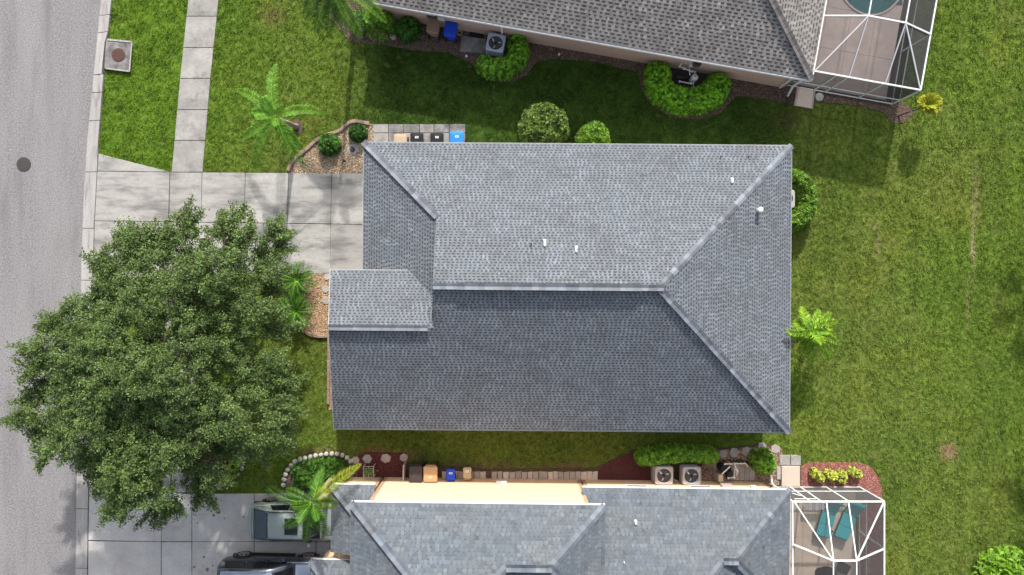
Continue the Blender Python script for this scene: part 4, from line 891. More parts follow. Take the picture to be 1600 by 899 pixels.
# sago palms under the oak
for (x, y, lb) in ((463, 438, 'upper of two sago palms between the oak and the gravel bed'), (461, 488, 'lower of two sago palms between the oak and the gravel bed')):
    b = P(x, y, .6); t = thing('sago_palm', lb, 'palm', (b.x, b.y, 0), 'sago palms by the gravel bed'); mb = MB(); mb.lathe((b.x, b.y, -.03), [(.17, 0), (.2, .25), (.14, .5), (.02, .58)], 12); mb.build('trunk', m_bark, t)
    for k in range(24):
        a = k * 2.4 + x; L = random.uniform(.85, 1.12); q = Vector((b.x + L * math.cos(a), b.y + L * math.sin(a), .35 + (k % 3) * .22)); frond('frond', (b.x, b.y, .5), q, t, .22, 30, (.5, .78, .5), rise=.3, tone2=(.8, 1.25, .7), lw=.022, vee=.4, fwd=.5)

# ------------------------------------------------------------------ beds, stones, edging
def bed(name, pts, m, z=.0): return sheet(name, pts, z, m)
def scatter(name, label, cat, poly, n, size, cols, m, z=0.0, flat=.6, excl=()):
    pl = [(p.x, p.y) for p in PP(poly)]; xs_ = [p[0] for p in pl]; ys_ = [p[1] for p in pl]
    X = rng.uniform(min(xs_), max(xs_), n); Y = rng.uniform(min(ys_), max(ys_), n); k = inside(X, Y, pl)
    for e_ in excl: k &= ~inside(X, Y, e_)
    X, Y = X[k], Y[k]; n = len(X); s = rng.uniform(size[0], size[1], n); a = rng.uniform(0, 6.28, n); el = rng.uniform(.5, 1, n)
    base = np.array([[math.cos(q), math.sin(q), 0] for q in np.linspace(0, 2 * np.pi, 6)[:-1]]); top = base * [.6, .6, 0] + [0, 0, 1]
    quads = []
    ca, sa = np.cos(a), np.sin(a)
    def tr(v): x = v[0] * s; y = v[1] * s * el; return np.stack([X + x * ca - y * sa, Y + x * sa + y * ca, z + v[2] * s * flat * 1.2 - .004], -1)
    for i in range(5):
        j = (i + 1) % 5; quads.append(np.stack([tr(base[i]), tr(base[j]), tr(top[j]), tr(top[i])], 1))
    apex = np.array([0, 0, 1.15])
    for i in (0, 2): quads.append(np.stack([tr(top[i]), tr(top[(i + 1) % 5]), tr(top[(i + 2) % 5]), tr(apex)], 1))
    quads.append(np.stack([tr(top[4]), tr(top[0]), tr(apex), tr(apex * [1, 1, .98])], 1))
    ci = rng.integers(0, len(cols), n); cc = np.array(cols)[ci] * rng.uniform(.75, 1.2, (n, 1)); K = np.concatenate([np.repeat(cc, 4, axis=0)] * len(quads))
    return tag(npmesh(name, np.concatenate(quads).reshape(-1, 3), 4, m, None, K), label, cat, kind='stuff')
tan = [(.5, .36, .22), (.58, .46, .32), (.42, .27, .16), (.62, .54, .42), (.3, .2, .14), (.66, .6, .5)]
red = [(.26, .07, .06), (.18, .05, .045), (.32, .12, .09)]; pnk = [(.38, .16, .13), (.3, .11, .09), (.45, .25, .2), (.24, .08, .07)]; brn = [(.2, .14, .1), (.14, .1, .075), (.28, .2, .15)]; mar = [(.12, .035, .035), (.09, .028, .03), (.16, .05, .045)]
bed('gravel_bed', BED_NW, m_rockbed); scatter('river_stones', 'tan river stones filling the bed above the driveway', 'stones', BED_NW, 9000, (.018, .045), tan, m_pebble)
bed('gravel_bed', BED_W, m_rockbed); scatter('river_stones', 'orange-tan river stones in the strip along the front roof edge', 'stones', BED_W, 9000, (.018, .045), [(.5, .3, .16), (.55, .4, .25), (.4, .23, .13), (.6, .5, .36)], m_pebble)
bed('mulch_bed', BED_N1, m_mulch_brn, -.004); scatter('mulch', 'brown mulch along the wall of the upper house', 'mulch', BED_N1, 60000, (.02, .045), brn, m_pebble, flat=.4, excl=[[(fn(0, .3).x, fn(0, .3).y), (fn(0, DN).x, fn(0, DN).y), (fn(-LN, DN).x, fn(-LN, DN).y), (fn(-LN, .3).x, fn(-LN, .3).y)], [(p.x, p.y) for p in PP([(1280, 30), (1280, 142), (1395, 164), (1435, -80), (1300, -80)])]])
bed('mulch_bed', BED_MAROON_S, m_mulch_red, .004); scatter('mulch', 'dark maroon mulch under the hexagonal stones left of the bins', 'mulch', BED_MAROON_S, 9000, (.018, .04), mar, m_pebble, .004, flat=.4)
bed('mulch_bed', BED_ARC1, m_mulch_red); scatter('mulch', 'maroon mulch under the oak beside the stone arc', 'mulch', BED_ARC1, 7000, (.018, .04), mar, m_pebble, flat=.4)
bed('mulch_bed', BED_ARC2, m_mulch_brn)
bed('mulch_bed', STRIP_S, m_soil, .0)
scatter('mulch', 'dark maroon mulch left of the air conditioner pair', 'mulch', [(936, 735), (950, 722), (990, 706), (1012, 712), (1022, 730), (1018, 757), (936, 756)], 9000, (.018, .04), mar, m_pebble, flat=.4)
scatter('river_stones', 'brown pebbles around the lower pool pump', 'stones', [(1097, 724), (1118, 705), (1165, 700), (1222, 700), (1222, 728), (1216, 758), (1097, 757)], 7000, (.02, .05), [(.4, .26, .18), (.3, .19, .13), (.5, .4, .32), (.22, .14, .1)], m_pebble)
bed('mulch_bed', BED_E, m_mulch_pink, .004); scatter('mulch', 'faded red mulch around the yellow plants', 'mulch', BED_E, 22000, (.018, .045), pnk, m_pebble, .004, flat=.4)
p0 = P(463, 197); 
sheet('bare_soil', [(458, 188), (467, 186), (474, 196), (472, 208), (464, 212), (458, 202)], .004, m_mulch_brn)
bed('mulch_bed', [(1225, 505), (1246, 508), (1249, 528), (1236, 540), (1222, 536)], m_mulch_brn, .006)

def edging(label, line, step, wd, h, m, nm='edging_block', close=None):
    pts = resample(catmull([P(*q) for q in line], 8), step); c = pts[len(pts) // 2]; t = thing('bed_edging', label, 'edging', (c.x, c.y, 0))
    for a, b in zip(pts, pts[1:]):
        d = (b - a); L = d.length; ang = math.atan2(d.y, d.x); M_ = Matrix.Translation(a.lerp(b, .5)) @ Matrix.Rotation(ang, 4, 'Z'); l2 = L / 2 - .004; w2 = wd / 2 * random.uniform(.92, 1.06)
        mb = MB(); mb.prism([(-l2, -w2), (l2, -w2), (l2, w2), (-l2, w2)], -.03, h * random.uniform(.92, 1.05), .018, M=M_); mb.build(nm, m, t)
    return t
edging('curving terracotta edging round the gravel bed above the driveway', [(451, 268), (455, 258), (463, 246), (478, 235), (496, 219), (513, 211), (531, 205), (546, 192), (558, 190), (572, 193), (583, 195)], .33, .17, .12, m_edge)
edging('short terracotta edging at the foot of the sago palms', [(474, 513), (480, 521), (491, 525), (505, 526), (518, 525)], .3, .15, .11, m_edge)
edging('outer terracotta edging along the narrow strip beside the front wall', [(514.5, 528), (514, 570), (513.5, 610), (513.5, 641)], .36, .14, .11, m_edge)
edging('inner terracotta edging along the narrow strip beside the front wall', [(521, 560), (521, 600), (521.5, 640), (515, 643)], .36, .1, .1, m_edge)
def rock(c, rx, ry, h, m, parent, name='stone', seed=0, rz=0):
    r = random.Random(seed); n = 9; mb = MB(); rad = [r.uniform(.82, 1.08) for _ in range(n)]; rings = []
    for s, z in ((1.0, -.02), (1.02, h * .45), (.82, h * .85), (.35, h)):
        rings.append([Vector((c.x + math.cos(rz) * rx * s * rad[i] * math.cos(i * 2 * math.pi / n) - math.sin(rz) * ry * s * rad[i] * math.sin(i * 2 * math.pi / n), c.y + math.sin(rz) * rx * s * rad[i] * math.cos(i * 2 * math.pi / n) + math.cos(rz) * ry * s * rad[i] * math.sin(i * 2 * math.pi / n), z)) for i in range(n)])
    mb.loft(rings); return mb.build(name, m, parent, smooth=True)
def stone_arc(label, line, n):
    pts = catmull([P(*q) for q in line], 10); L = sum((b - a).length for a, b in zip(pts, pts[1:])); st = L / n; rs = resample(pts, st); c = rs[len(rs) // 2]; t = thing('stone_border', label, 'stone border', (c.x, c.y, 0))
    for i, (a, b) in enumerate(zip(rs, rs[1:])): d = b - a; rock(a.lerp(b, .5), st * .47, .13 * random.uniform(.85, 1.15), .14, m_stone, t, seed=i, rz=math.atan2(d.y, d.x))
stone_arc('curved row of white stones under the right edge of the oak', [(380, 683), (385, 700), (383, 718), (377, 732), (367, 745), (353, 756), (338, 762)], 11)
stone_arc('longer arc of white stones round the low ground cover', [(443, 762), (445, 745), (452, 731), (463, 721), (480, 715), (500, 711), (520, 709), (534, 711), (546, 717), (551, 724)], 17)
for x, y, r_, l in ((614, 58, .2, 'pale grey boulder beside the dark shrub at the top'), (600, 57, .17, 'darker boulder left of the pale boulder at the top'), (568, 45, .2, 'reddish boulder under the palm at the top')):
    t = thing('boulder', l, 'boulder', P(x, y)); rock(P(x, y), r_, r_ * .8, .2, m_hex, t, seed=x)
def hexstone(x, y, r, l, rz=0, grp='hexagonal stepping stones', z=.0):
    p = P(x, y); mb = MB(); mb.prism([(p.x + r * math.cos(rz + i * math.pi / 3) * random.uniform(.92, 1.06), p.y + r * math.sin(rz + i * math.pi / 3) * random.uniform(.9, 1.05)) for i in range(6)], -.03, .05 + z, .012)
    o = mb.build('stepping_stone', m_hex, None, loc=p); tag(o, l, 'stepping stone', grp)
hexstone(574, 717, .24, 'hexagonal stone in maroon mulch above the plant stand'); hexstone(603, 716, .26, 'middle hexagonal stone in the maroon mulch', .3); hexstone(631, 715, .22, 'hexagonal stone in maroon mulch nearest the dark bin', .5); hexstone(556, 719, .2, 'stepping stone at the end of the white stone arc', .2)
hexstone(1130, 709, .22, 'stepping stone touching the end of the long hedge'); hexstone(1147, 707, .25, 'middle stepping stone above the pool pipes'); hexstone(1166, 705, .25, 'stepping stone above the right end of the pool pipes', .3); hexstone(1190.5, 697.5, .22, 'stepping stone behind the bushy shrub', .2); hexstone(1211.5, 702, .24, 'stepping stone beside the two square slabs', .5)
hexstone(511, 433, .17, 'upper grey stepping stone in the gravel strip by the porch', .2, 'grey stepping stones in the gravel strip'); hexstone(509, 452, .2, 'middle grey stepping stone in the gravel strip by the porch', .5, 'grey stepping stones in the gravel strip'); hexstone(509, 470, .2, 'lower grey stepping stone in the gravel strip by the porch', .1, 'grey stepping stones in the gravel strip')
# concrete pad with bins, north side of the middle house
pd = tag(sheet('patio', PAD_N, .0, m_joint, kind=None), kind='structure')
for i, x0 in enumerate([583, 607, 631, 656, 678, 702]):
    x1 = [607, 631, 656, 678, 702, 727][i]
    slab('paving_slab', [(x0, 194.5), (x1, 194.5), (x1, 208), (x0, 208)], .035, m_old if i % 3 else m_walk, pd, gap=.4); slab('paving_slab', [(x0, 208), (x1, 208), (x1, 236), (x0, 236)], .033, m_old if i % 2 else m_walk, pd, gap=.4)
# paver row along the cream wall
pth = tag(sheet('path', [(690, 736), (934, 737), (934, 752.5), (690, 752)], .004, m_mulch_brn, kind=None), kind='structure')
x = 690.5
for i in range(28):
    w_ = random.uniform(7.6, 9.6) if i != 17 else 14
    if x + w_ > 936: break
    if i not in (8,): slab('paver', [(x, 736.5 + random.uniform(-1, 1)), (x + w_, 736.5 + random.uniform(-1, 1)), (x + w_ + random.uniform(-.7, .7), 752), (x + random.uniform(-.7, .7), 752)], .04 + random.uniform(-.008, .012), m_paver, pth, gap=.35)
    x += w_ + .3
# slabs by the lower pool cage
def onepiece(name, label, cat, pts, h, m, ch=.015, z0=-.03, grp=None):
    c = P(sum(p[0] for p in pts) / len(pts), sum(p[1] for p in pts) / len(pts)); mb = MB(); mb.prism([(p.x, p.y) for p in PP(pts)], z0, h, ch); o = mb.build(name, m, None, loc=(c.x, c.y, 0)); return tag(o, label, cat, grp)
onepiece('paving_slab', 'left of two grey square slabs at the corner of the red bed', 'slab', [(1218, 711), (1234, 711), (1234, 727), (1218, 727)], .05, m_walk)
onepiece('paving_slab', 'right of two grey square slabs at the corner of the red bed', 'slab', [(1235, 711), (1251, 712), (1250.5, 727), (1235, 727)], .05, m_walk)
onepiece('landing', 'plain cream concrete landing at the lower pool cage door', 'landing', [(1220.5, 728), (1249, 728), (1249, 760), (1220.5, 760)], .09, m_land)
onepiece('splash_block', 'narrow grey splash block left of the cream landing', 'splash block', [(1213, 729), (1219, 729), (1219, 749), (1213, 749)], .08, m_hex)
onepiece('landing', 'pinkish concrete step at the upper pool cage', 'landing', [(1245, 136), (1273.5, 141), (1269, 170.5), (1240, 165.5)], .08, m_land)
onepiece('equipment_pad', 'grey concrete pad left of the single air conditioner', 'pad', [(721, 56), (760, 62), (758, 84), (719, 81)], .06, m_old)
onepiece('door_mat', 'black mat against the wall of the upper house', 'mat', [(735, 44), (757, 47), (755, 60), (733, 58)], .05, m_black)
onepiece('equipment_pad', 'pad under the upper pool pump', 'pad', [(1050, 108), (1104, 116), (1100, 138), (1046, 130)], .06, m_iron)
pad = thing('equipment_pad', 'brown paved pad under the lower pool pump', 'pad', P(1145, 740))
for i in range(8): slab('paver', [(1115 + i * 8, 726), (1123 + i * 8, 726), (1123 + i * 8, 751), (1115 + i * 8, 751)], .05, m_hex, pad, gap=.25)
onepiece('equipment_pad', 'concrete pad under the left air conditioner of the pair', 'pad', [(1017, 729), (1052, 729), (1052, 756), (1017, 756)], .06, m_hex)
onepiece('equipment_pad', 'concrete pad under the right air conditioner of the pair', 'pad', [(1061, 729), (1096, 729), (1096, 756), (1061, 756)], .06, m_hex)
onepiece('divider_board', 'upright grey-brown board left of the dark bin', 'board', [(633, 721), (635.5, 721), (634.5, 752), (632, 752)], .75, m_hex, .004)
p = P(1280, 152); mb = MB(); mb.lathe((p.x, p.y, -.03), [(.2, 0), (.21, .06), (.19, .09), (.001, .095)], 18); tag(mb.build('round_stone', m_stone, None, loc=p), 'round pale stepping stone right of the pinkish step', 'stepping stone')
p = P(551, 234); t = thing('drain_grate', 'round grey stone drain with dark centre in the gravel bed', 'drain', p); mb = MB(); mb.lathe((p.x, p.y, -.02), [(.27, 0), (.27, .05), (.25, .06), (.14, .055), (.001, .055)], 24); mb.build('rim', m_hex, t); mb = MB(); mb.lathe((p.x, p.y, .03), [(.12, 0), (.12, .06), (.09, .12), (.001, .13)], 14); mb.build('cap', m_iron, t)
p = P(718, 52); mb = MB(); mb.tube([(p.x + .11 * math.cos(a), p.y + .11 * math.sin(a), .06) for a in np.linspace(0, 6.28, 17)], .03, 6); tag(mb.build('hose_ring', m_beige, None, loc=p), 'small beige ring lying right of the blue bin', 'ring')
for x, y, l in ((729, 89, 'white sprinkler head near the single air conditioner'), (873.5, 86, 'white sprinkler head in the strip right of the small hedge'), (874, 87.5, ''), (539, 252, '')):
    if not l: continue
    p = P(x, y); mb = MB(); mb.cyl((p.x, p.y), .05, -.02, .1, 12, .04); mb.cyl((p.x, p.y), .06, .1, .13, 12); tag(mb.build('sprinkler', m_pvc, None, loc=p), l, 'sprinkler')
for x, y, l in ((539.5, 252.5, 'small black garden light in the gravel below the drain'), (474, 245, 'small dark garden light at the left tip of the gravel bed')):
    p = P(x, y); mb = MB(); mb.lathe((p.x, p.y, -.02), [(.02, 0), (.02, .2), (.07, .2), (.06, .26), (.01, .29)], 12); tag(mb.build('garden_light', m_black, None, loc=p), l, 'garden light')

# ------------------------------------------------------------------ bins
def make_bin(loc, rz, label, m, w_=.6, d=.7, h=1.05, m2=None, mark=True, group='rolling bins', name='rolling_bin', markm=None):
    t = thing(name, label, 'bin', loc, group, rz); m2 = m2 or m; L = lambda pts, z: [Vector((x, y, z)) for x, y in pts]
    mb = MB(); mb.loft([L(rr_out(w_ * .62, d * .58, .05), .06), L(rr_out(w_ * .9, d * .9, .06), h * .9), L(rr_out(w_ * .95, d * .95, .06), h * .9), L(rr_out(w_ * .95, d * .95, .06), h * .94)]); mb.build('body', m, t, local=True)
    mb = MB(); mb.loft([L(rr_out(w_, d, .08, cy=-.01), h * .94), L(rr_out(w_ * 1.01, d * 1.01, .08, cy=-.01), h * .965), L(rr_out(w_ * .9, d * .88, .09, cy=-.01), h), L(rr_out(w_ * .6, d * .55, .09, cy=-.01), h + .015)]); ld = mb.build('lid', m2, t, local=True)
    for s in (-1, 1): mb.add([(s * w_ * .2 - .015, -d * .3, h + .006), (s * w_ * .2 + .015, -d * .3, h + .006), (s * w_ * .2 + .015, d * .3, h + .012), (s * w_ * .2 - .015, d * .3, h + .012)], [(0, 1, 2, 3)])
    if mark:
        q = MB()
        for k, (x, y, a, b) in enumerate(((-.07, .0, .035, .10), (0, .03, .10, .03), (0, -.035, .1, .03), (.07, 0, .035, .1))): q.box(x * .9 - a / 2, x * .9 + a / 2, -d * .18 + y - b / 2, -d * .18 + y + b / 2, h + .002, h + .022)
        q.build('lid_print', markm or m_white, ld, local=True)
    mb = MB(); mb.tube([(-w_ * .36, d * .45, h * .93), (-w_ * .36, d * .56, h * .95), (w_ * .36, d * .56, h * .95), (w_ * .36, d * .45, h * .93)], .015, 6); mb.build('handle', m, t, local=True)
    for s in (-1, 1): mb = MB(); mb.cyl((0, 0), .12, -.03, .03, 14, M=Matrix.Translation((s * w_ * .42, d * .36, .12)) @ Matrix.Rotation(R(90), 4, 'Y')); mb.build('wheel', m_black, t, local=True)
    return t
th10 = -R(10)
make_bin(P(677, 41, 1).to_2d().to_3d(), th10 + math.pi, 'brown bin against the wall of the upper house', m_brown, mark=False)
make_bin(P(704, 46.5, 1).to_2d().to_3d(), th10 + math.pi, 'royal blue bin beside the brown one at the upper house', m_blue, mark=False)
def bloc(x, y, z=1.0): q = P(x, y, z); return Vector((q.x, q.y, 0))
make_bin(bloc(625, 220), 0, 'pale tan lidded bin, leftmost at the upper edge of the central roof', m_beige, mark=False, w_=.62, d=.66, h=.95)
make_bin(bloc(651.5, 219), math.pi, 'black bin with white print between the tan bin and the other black bin', m_black, w_=.62, d=.66)
make_bin(bloc(683, 219), math.pi, 'black bin with white print left of the light blue bin', m_black, w_=.62, d=.66)
make_bin(bloc(714, 218), math.pi, 'light blue bin, rightmost at the upper edge of the central roof', m_sky, w_=.66, d=.68)
make_bin(bloc(649.5, 741), 0, 'dark brown-black bin beside the upright board', m_dkgrey, w_=.62, d=.78, mark=False)
make_bin(bloc(672.5, 741), 0, 'large tan bin against the cream wall', m_tan, w_=.66, d=.76, markm=m_cream)
make_bin(bloc(703.5, 745), math.pi, 'small royal blue recycling bin against the cream wall', m_blue, w_=.44, d=.56, h=.75)
make_bin(bloc(729.5, 742), math.pi, 'small beige rounded bin right of the blue recycling bin', m_beige, w_=.4, d=.54, h=.75)

# ------------------------------------------------------------------ air conditioners
def ac(loc, rz, label, m, w_=.86, h=.85, grp='air conditioners'):
    t = thing('air_conditioner', label, 'air conditioner', loc, grp, rz); L = lambda pts, z: [Vector((x, y, z)) for x, y in pts]
    mb = MB(); mb.loft([L(rr_out(w_ * .96, w_ * .96, .08), .05), L(rr_out(w_ * .96, w_ * .96, .08), h - .1)]); mb.build('cabinet', m_acdark, t, local=True)
    for k in range(8):
        mb = MB(); z = .12 + k * (h - .28) / 8; mb.loft([L(rr_out(w_ * .965, w_ * .965, .08), z), L(rr_out(w_ * .99, w_ * .99, .08), z + .02), L(rr_out(w_ * .965, w_ * .965, .08), z + .04)]); mb.build('louvre', m, t, local=True)
    r = w_ * .39; mb = MB(); outer = [(w_ / 2 * math.cos(q) * (abs(math.cos(q)) ** 9 + abs(math.sin(q)) ** 9) ** (-1 / 9), w_ / 2 * math.sin(q) * (abs(math.cos(q)) ** 9 + abs(math.sin(q)) ** 9) ** (-1 / 9)) for q in np.linspace(0, 2 * math.pi, 65)[:-1]]
    inn = [(r * math.cos(math.atan2(y, x)), r * math.sin(math.atan2(y, x))) for x, y in outer]; inn2 = [(x * 1.06, y * 1.06) for x, y in inn]
    rings = [L(outer, h - .12), L(outer, h - .01), L([(x * .97, y * .97) for x, y in outer], h), L(inn2, h + .012), L(inn, h), L(inn, h - .2)]
    mb.loft(rings, cap=False); mb.build('top_panel', m, t, local=True)
    mb = MB(); mb.cyl((0, 0), r * 1.02, h - .3, h - .28, 32); mb.build('fan_well', m_well, t, local=True)
    for k in range(3):
        a = R(90 + k * 120 + 35); M_ = Matrix.Translation((0, 0, h - .11)) @ Matrix.Rotation(a, 4, 'Z') @ Matrix.Translation((r * .56, 0, 0)) @ Matrix.Rotation(R(14), 4, 'X')
        mb = MB(); mb.prism(rr_out(r * .48, r * .48, .04, 3), -.006, .006, M=M_); mb.build('fan_blade', m_trim if k else m_alum, t, local=True)
    mb = MB(); mb.cyl((0, 0), .06, h - .2, h - .06, 14); mb.build('fan_motor', m_black, t, local=True)
    mb = MB()
    for q in (.35, .75): mb.tube([(r * q * math.cos(a), r * q * math.sin(a), h + .004) for a in np.linspace(0, 2 * math.pi, 25)], .004, 3)
    for k in range(6): a = k * math.pi / 3; mb.tube([(.04 * math.cos(a), .04 * math.sin(a), h + .008), (r * 1.03 * math.cos(a), r * 1.03 * math.sin(a), h + .006)], .003, 3)
    mb.build('fan_grille', m_acdark, t, local=True)
    return t
ac(bloc(774.5, 67, .85) + Vector((0, 0, .03)), -R(11), 'single bluish grey air conditioner beside the upper house', m_ac_blue, w_=.86)
ac(bloc(1037.5, 743.5, .85) + Vector((0, 0, .03)), -R(1), 'left air conditioner of the pair by the cream wall', m_ac)
ac(bloc(1080.5, 744, .85) + Vector((0, 0, .03)), -R(1), 'right air conditioner of the pair by the cream wall', m_ac)
ac(bloc(1228, 311, .85), 0, 'air conditioner half under the right roof edge inside the hedge', m_ac, w_=.86)
mb = MB(); mb.tube([P(1053, 749, .4), P(1060, 753, .25), P(1068, 753, .3)], .02, 6); tag(mb.build('hose', m_pvc), 'white line joining the pair of air conditioners', 'hose')

# ------------------------------------------------------------------ pool equipment
def pipes(t, runs, r=.03, m=m_pvc):
    for run in runs: mb = MB(); mb.tube([P(x, y, z) for x, y, z in run], r, 8); [mb.cyl(P(x, y, z), r * 1.45, z - .045, z + .045, 10) for x, y, z in run[1:-1]]; mb.build('pipe', m, t)
t = thing('pool_pump', 'pool filter and white pipes beside the wall of the upper house', 'pool equipment', P(1075, 120))
p = P(1086.5, 120, .8); mb = MB(); mb.lathe((p.x, p.y, .05), [(.13, 0), (.16, .1), (.16, .68), (.12, .76), (.04, .79), (.001, .79)], 20); mb.build('filter_tank', m_pvc, t)
mb = MB(); mb.cyl((p.x - .02, p.y), .03, .83, .88, 10); mb.cyl((p.x + .09, p.y + .05), .022, .79, .86, 8); mb.build('valve', m_black, t)
p = P(1062, 121, .3); mb = MB(); mb.cyl((0, 0), .11, -.2, .22, 16, M=Matrix.Translation(p) @ Matrix.Rotation(R(90), 4, 'Y')); mb.cyl((p.x + .3, p.y), .1, .1, .42, 14); mb.build('pump_motor', m_dkgrey, t)
pipes(t, [[(1061.5, 129, .3), (1062, 127.5, .6), (1080, 131, .6), (1080.5, 124, .6)], [(1078, 118, .75), (1077, 104, .75), (1077, 104, .3)], [(1069, 93.5, 1.0), (1062, 104, .9), (1069, 107.5, .9), (1082, 112, .8), (1085, 112, .3)], [(1084, 112, .4), (1086, 113, .5), (1083, 135, .4)], [(1075, 95, 1.0), (1071, 100, .8), (1071, 100, .2)]], .032)
t = thing('pool_pump', 'pool pump with tangled white pipes on the brown paved pad', 'pool equipment', P(1140, 740))
p = P(1131, 733, .6); mb = MB(); mb.lathe((p.x, p.y, .05), [(.2, 0), (.22, .1), (.22, .5), (.17, .62), (.04, .66), (.001, .66)], 20); mb.build('filter_tank', m_black, t)
p = P(1140, 740, .4); mb = MB(); mb.lathe((p.x, p.y, .05), [(.17, 0), (.18, .1), (.18, .34), (.1, .42), (.001, .44)], 18); mb.cyl((0, 0), .13, -.3, .3, 16, M=Matrix.Translation((p.x, p.y, .2)) @ Matrix.Rotation(R(90), 4, 'X')); mb.build('pump_motor', m_black, t)
p = P(1126, 747, .7); mb = MB(); mb.box(p.x - .11, p.x + .11, p.y - .17, p.y + .17, .05, .75); mb.build('control_box', m_beige, t, bevel=.015)
pipes(t, [[(1128, 741, .75), (1141, 729, .75)], [(1127, 732, .3), (1128, 729, .55), (1133, 725, .6), (1145, 725, .6)], [(1148, 733, .3), (1148, 724.5, .6), (1166, 724.5, .6), (1168, 729, .4)], [(1148, 727, .55), (1150, 733, .55), (1152, 736, .55), (1151, 743, .3)], [(1137, 745, .35), (1138, 747, .35), (1147, 746.5, .35), (1148, 733, .35)]], .034)
for x in (1133, 1143, 1149, 1155, 1161): p = P(x, 722, .6); mb = MB(); mb.cyl((p.x, p.y), .05, .3, .62, 12); mb.build('valve', m_black if x % 2 else m_pvc, t)
p = P(1169, 724, .7); mb = MB(); mb.lathe((p.x, p.y, .3), [(.05, 0), (.08, .2), (.08, .36), (.05, .42), (.001, .43)], 14); mb.build('chlorinator', m_black, t)
# black drain hose and gutter pipe at the upper cage
mb = MB(); mb.tube([P(1262, 124, 2.2), P(1252, 127, 1.9), P(1239, 135, 1.2), P(1231, 150, .35)], .055, 8); tag(mb.build('gutter_pipe', m_pvc), 'white gutter pipe slanting down beside the upper pool cage', 'gutter pipe')
mb = MB(); mb.tube([P(1231, 150, .3), P(1230, 154, .1), P(1233, 162, .06)], .07, 8); tag(mb.build('drain_hose', m_dkgrey), 'dark drain hose at the foot of the slanting gutter pipe', 'hose')

# plant stand
p = P(576, 737, .5); t = thing('plant_stand', 'small grey metal stand with a green plant in the maroon mulch', 'plant stand', (p.x, p.y, 0))
for sx in (-1, 1):
    for sy in (-1, 1): mb = MB(); mb.bar((p.x + sx * .24, p.y + sy * .26, -.02), (p.x + sx * .24, p.y + sy * .26, .55), .03, .03); mb.build('leg', m_trim, t)
mb = MB()
for k in range(6): mb.box(p.x - .26, p.x + .26, p.y - .27 + k * .1, p.y - .25 + k * .1, .5, .52)
for sx in (-.25, 0, .25): mb.box(p.x + sx - .012, p.x + sx + .012, p.y - .28, p.y + .28, .521, .535)
mb.build('shelf', m_trim, t)
n = 60; leafmesh('foliage', np.array([p.x, p.y, .62]) + rng.normal(0, 1, (n, 3)) * [.12, .07, .05], rng.normal(0, .5, (n, 3)) + [0, 0, 1], rng.uniform(.08, .16, n), .4, np.array([1.6, 2.0, .9]) * rng.uniform(.6, 1.2, (n, 1)), m_leaf, t)
# stray bits on the paver row
p = P(909, 744); mb = MB(); mb.tube([p + Vector((-.1, -.05, .07)), p + Vector((.02, 0, .08)), p + Vector((.12, .12, .07))], .03, 7); mb.tube([p + Vector((.02, 0, .08)), p + Vector((.02, .14, .1))], .03, 7); tag(mb.build('pipe_fitting', m_pvc, None, loc=p), 'white pipe fitting lying on the paver row', 'pipe fitting')

# ------------------------------------------------------------------ pool cages
def cage(label, loc, posts, beams, panels, kick=()):
    t = thing('pool_cage', label, 'pool cage', loc)
    for a, b in posts: mb = MB(); mb.bar(a, b, .07, .07); mb.build('post', m_alum, t)
    for a, b, w_ in beams: mb = MB(); mb.bar(a, b, w_ * .82, w_); mb.build('beam', m_alum, t)
    for pts in panels:
        mb = MB(); mb.add(pts, [tuple(range(len(pts)))]); mb.build('screen_panel', m_screen, t)
    return t
# lower cage: mansard roof, north wall, east wall
Zw, Zt = 2.45, 3.6; xh, xe, yn = 12.76, 16.93, -9.74; xa, xb = 14.12, 15.14; yr = -12.0; ys = [-12.0, -15.0]
V3 = lambda x, y, z: Vector((x, y, z))
beams = [(V3(xh, yn, Zw), V3(xe, yn, Zw), .08), (V3(xe, yn, Zw), V3(xe, -18, Zw), .08), (V3(xh, yn, Zw), V3(xh, -18, Zw + .1), .07)]
for y in ys: beams += [(V3(xh, y + .35, Zw + .1), V3(xa, y, Zt), .08), (V3(xa, y, Zt), V3(xb, y, Zt), .08), (V3(xb, y, Zt), V3(xe, y + .12, Zw), .08)]
beams += [(V3(xa, yr, Zt), V3(xa, -18, Zt), .06), (V3(xb, yr, Zt), V3(xb, -18, Zt), .06)]
beams += [(V3(14.3, yn, Zw), V3(xa, yr, Zt), .06), (V3(15.3, yn, Zw), V3(xb, yr, Zt), .06), (V3(xh + .08, yn, Zw), V3(xa, yr, Zt), .06), (V3(xe, yn, Zw), V3(xb, yr, Zt), .06)]
beams += [(V3(xh, yn, .78), V3(xe, yn, .78), .05), (V3(xe, yn, .78), V3(xe, -18, .78), .05), (V3(xh, yn, .05), V3(xe, yn, .05), .06), (V3(xe, yn, .05), V3(xe, -18, .05), .06), (V3(13.0, yn, 2.05), V3(14.0, yn, 2.05), .05), (V3(12.4, -9.4, 1.5), V3(13.5, yn, 1.5), .04)]
posts = [(V3(x, yn, 0), V3(x, yn, Zw)) for x in (xh, 13.55, 14.05, 15.3, xe)] + [(V3(xe, y + .12, 0), V3(xe, y + .12, Zw)) for y in ys]
hz_ = lambda a, b, z0, z1: [V3(a[0], a[1], z0), V3(b[0], b[1], z0), V3(b[0], b[1], z1), V3(a[0], a[1], z1)]
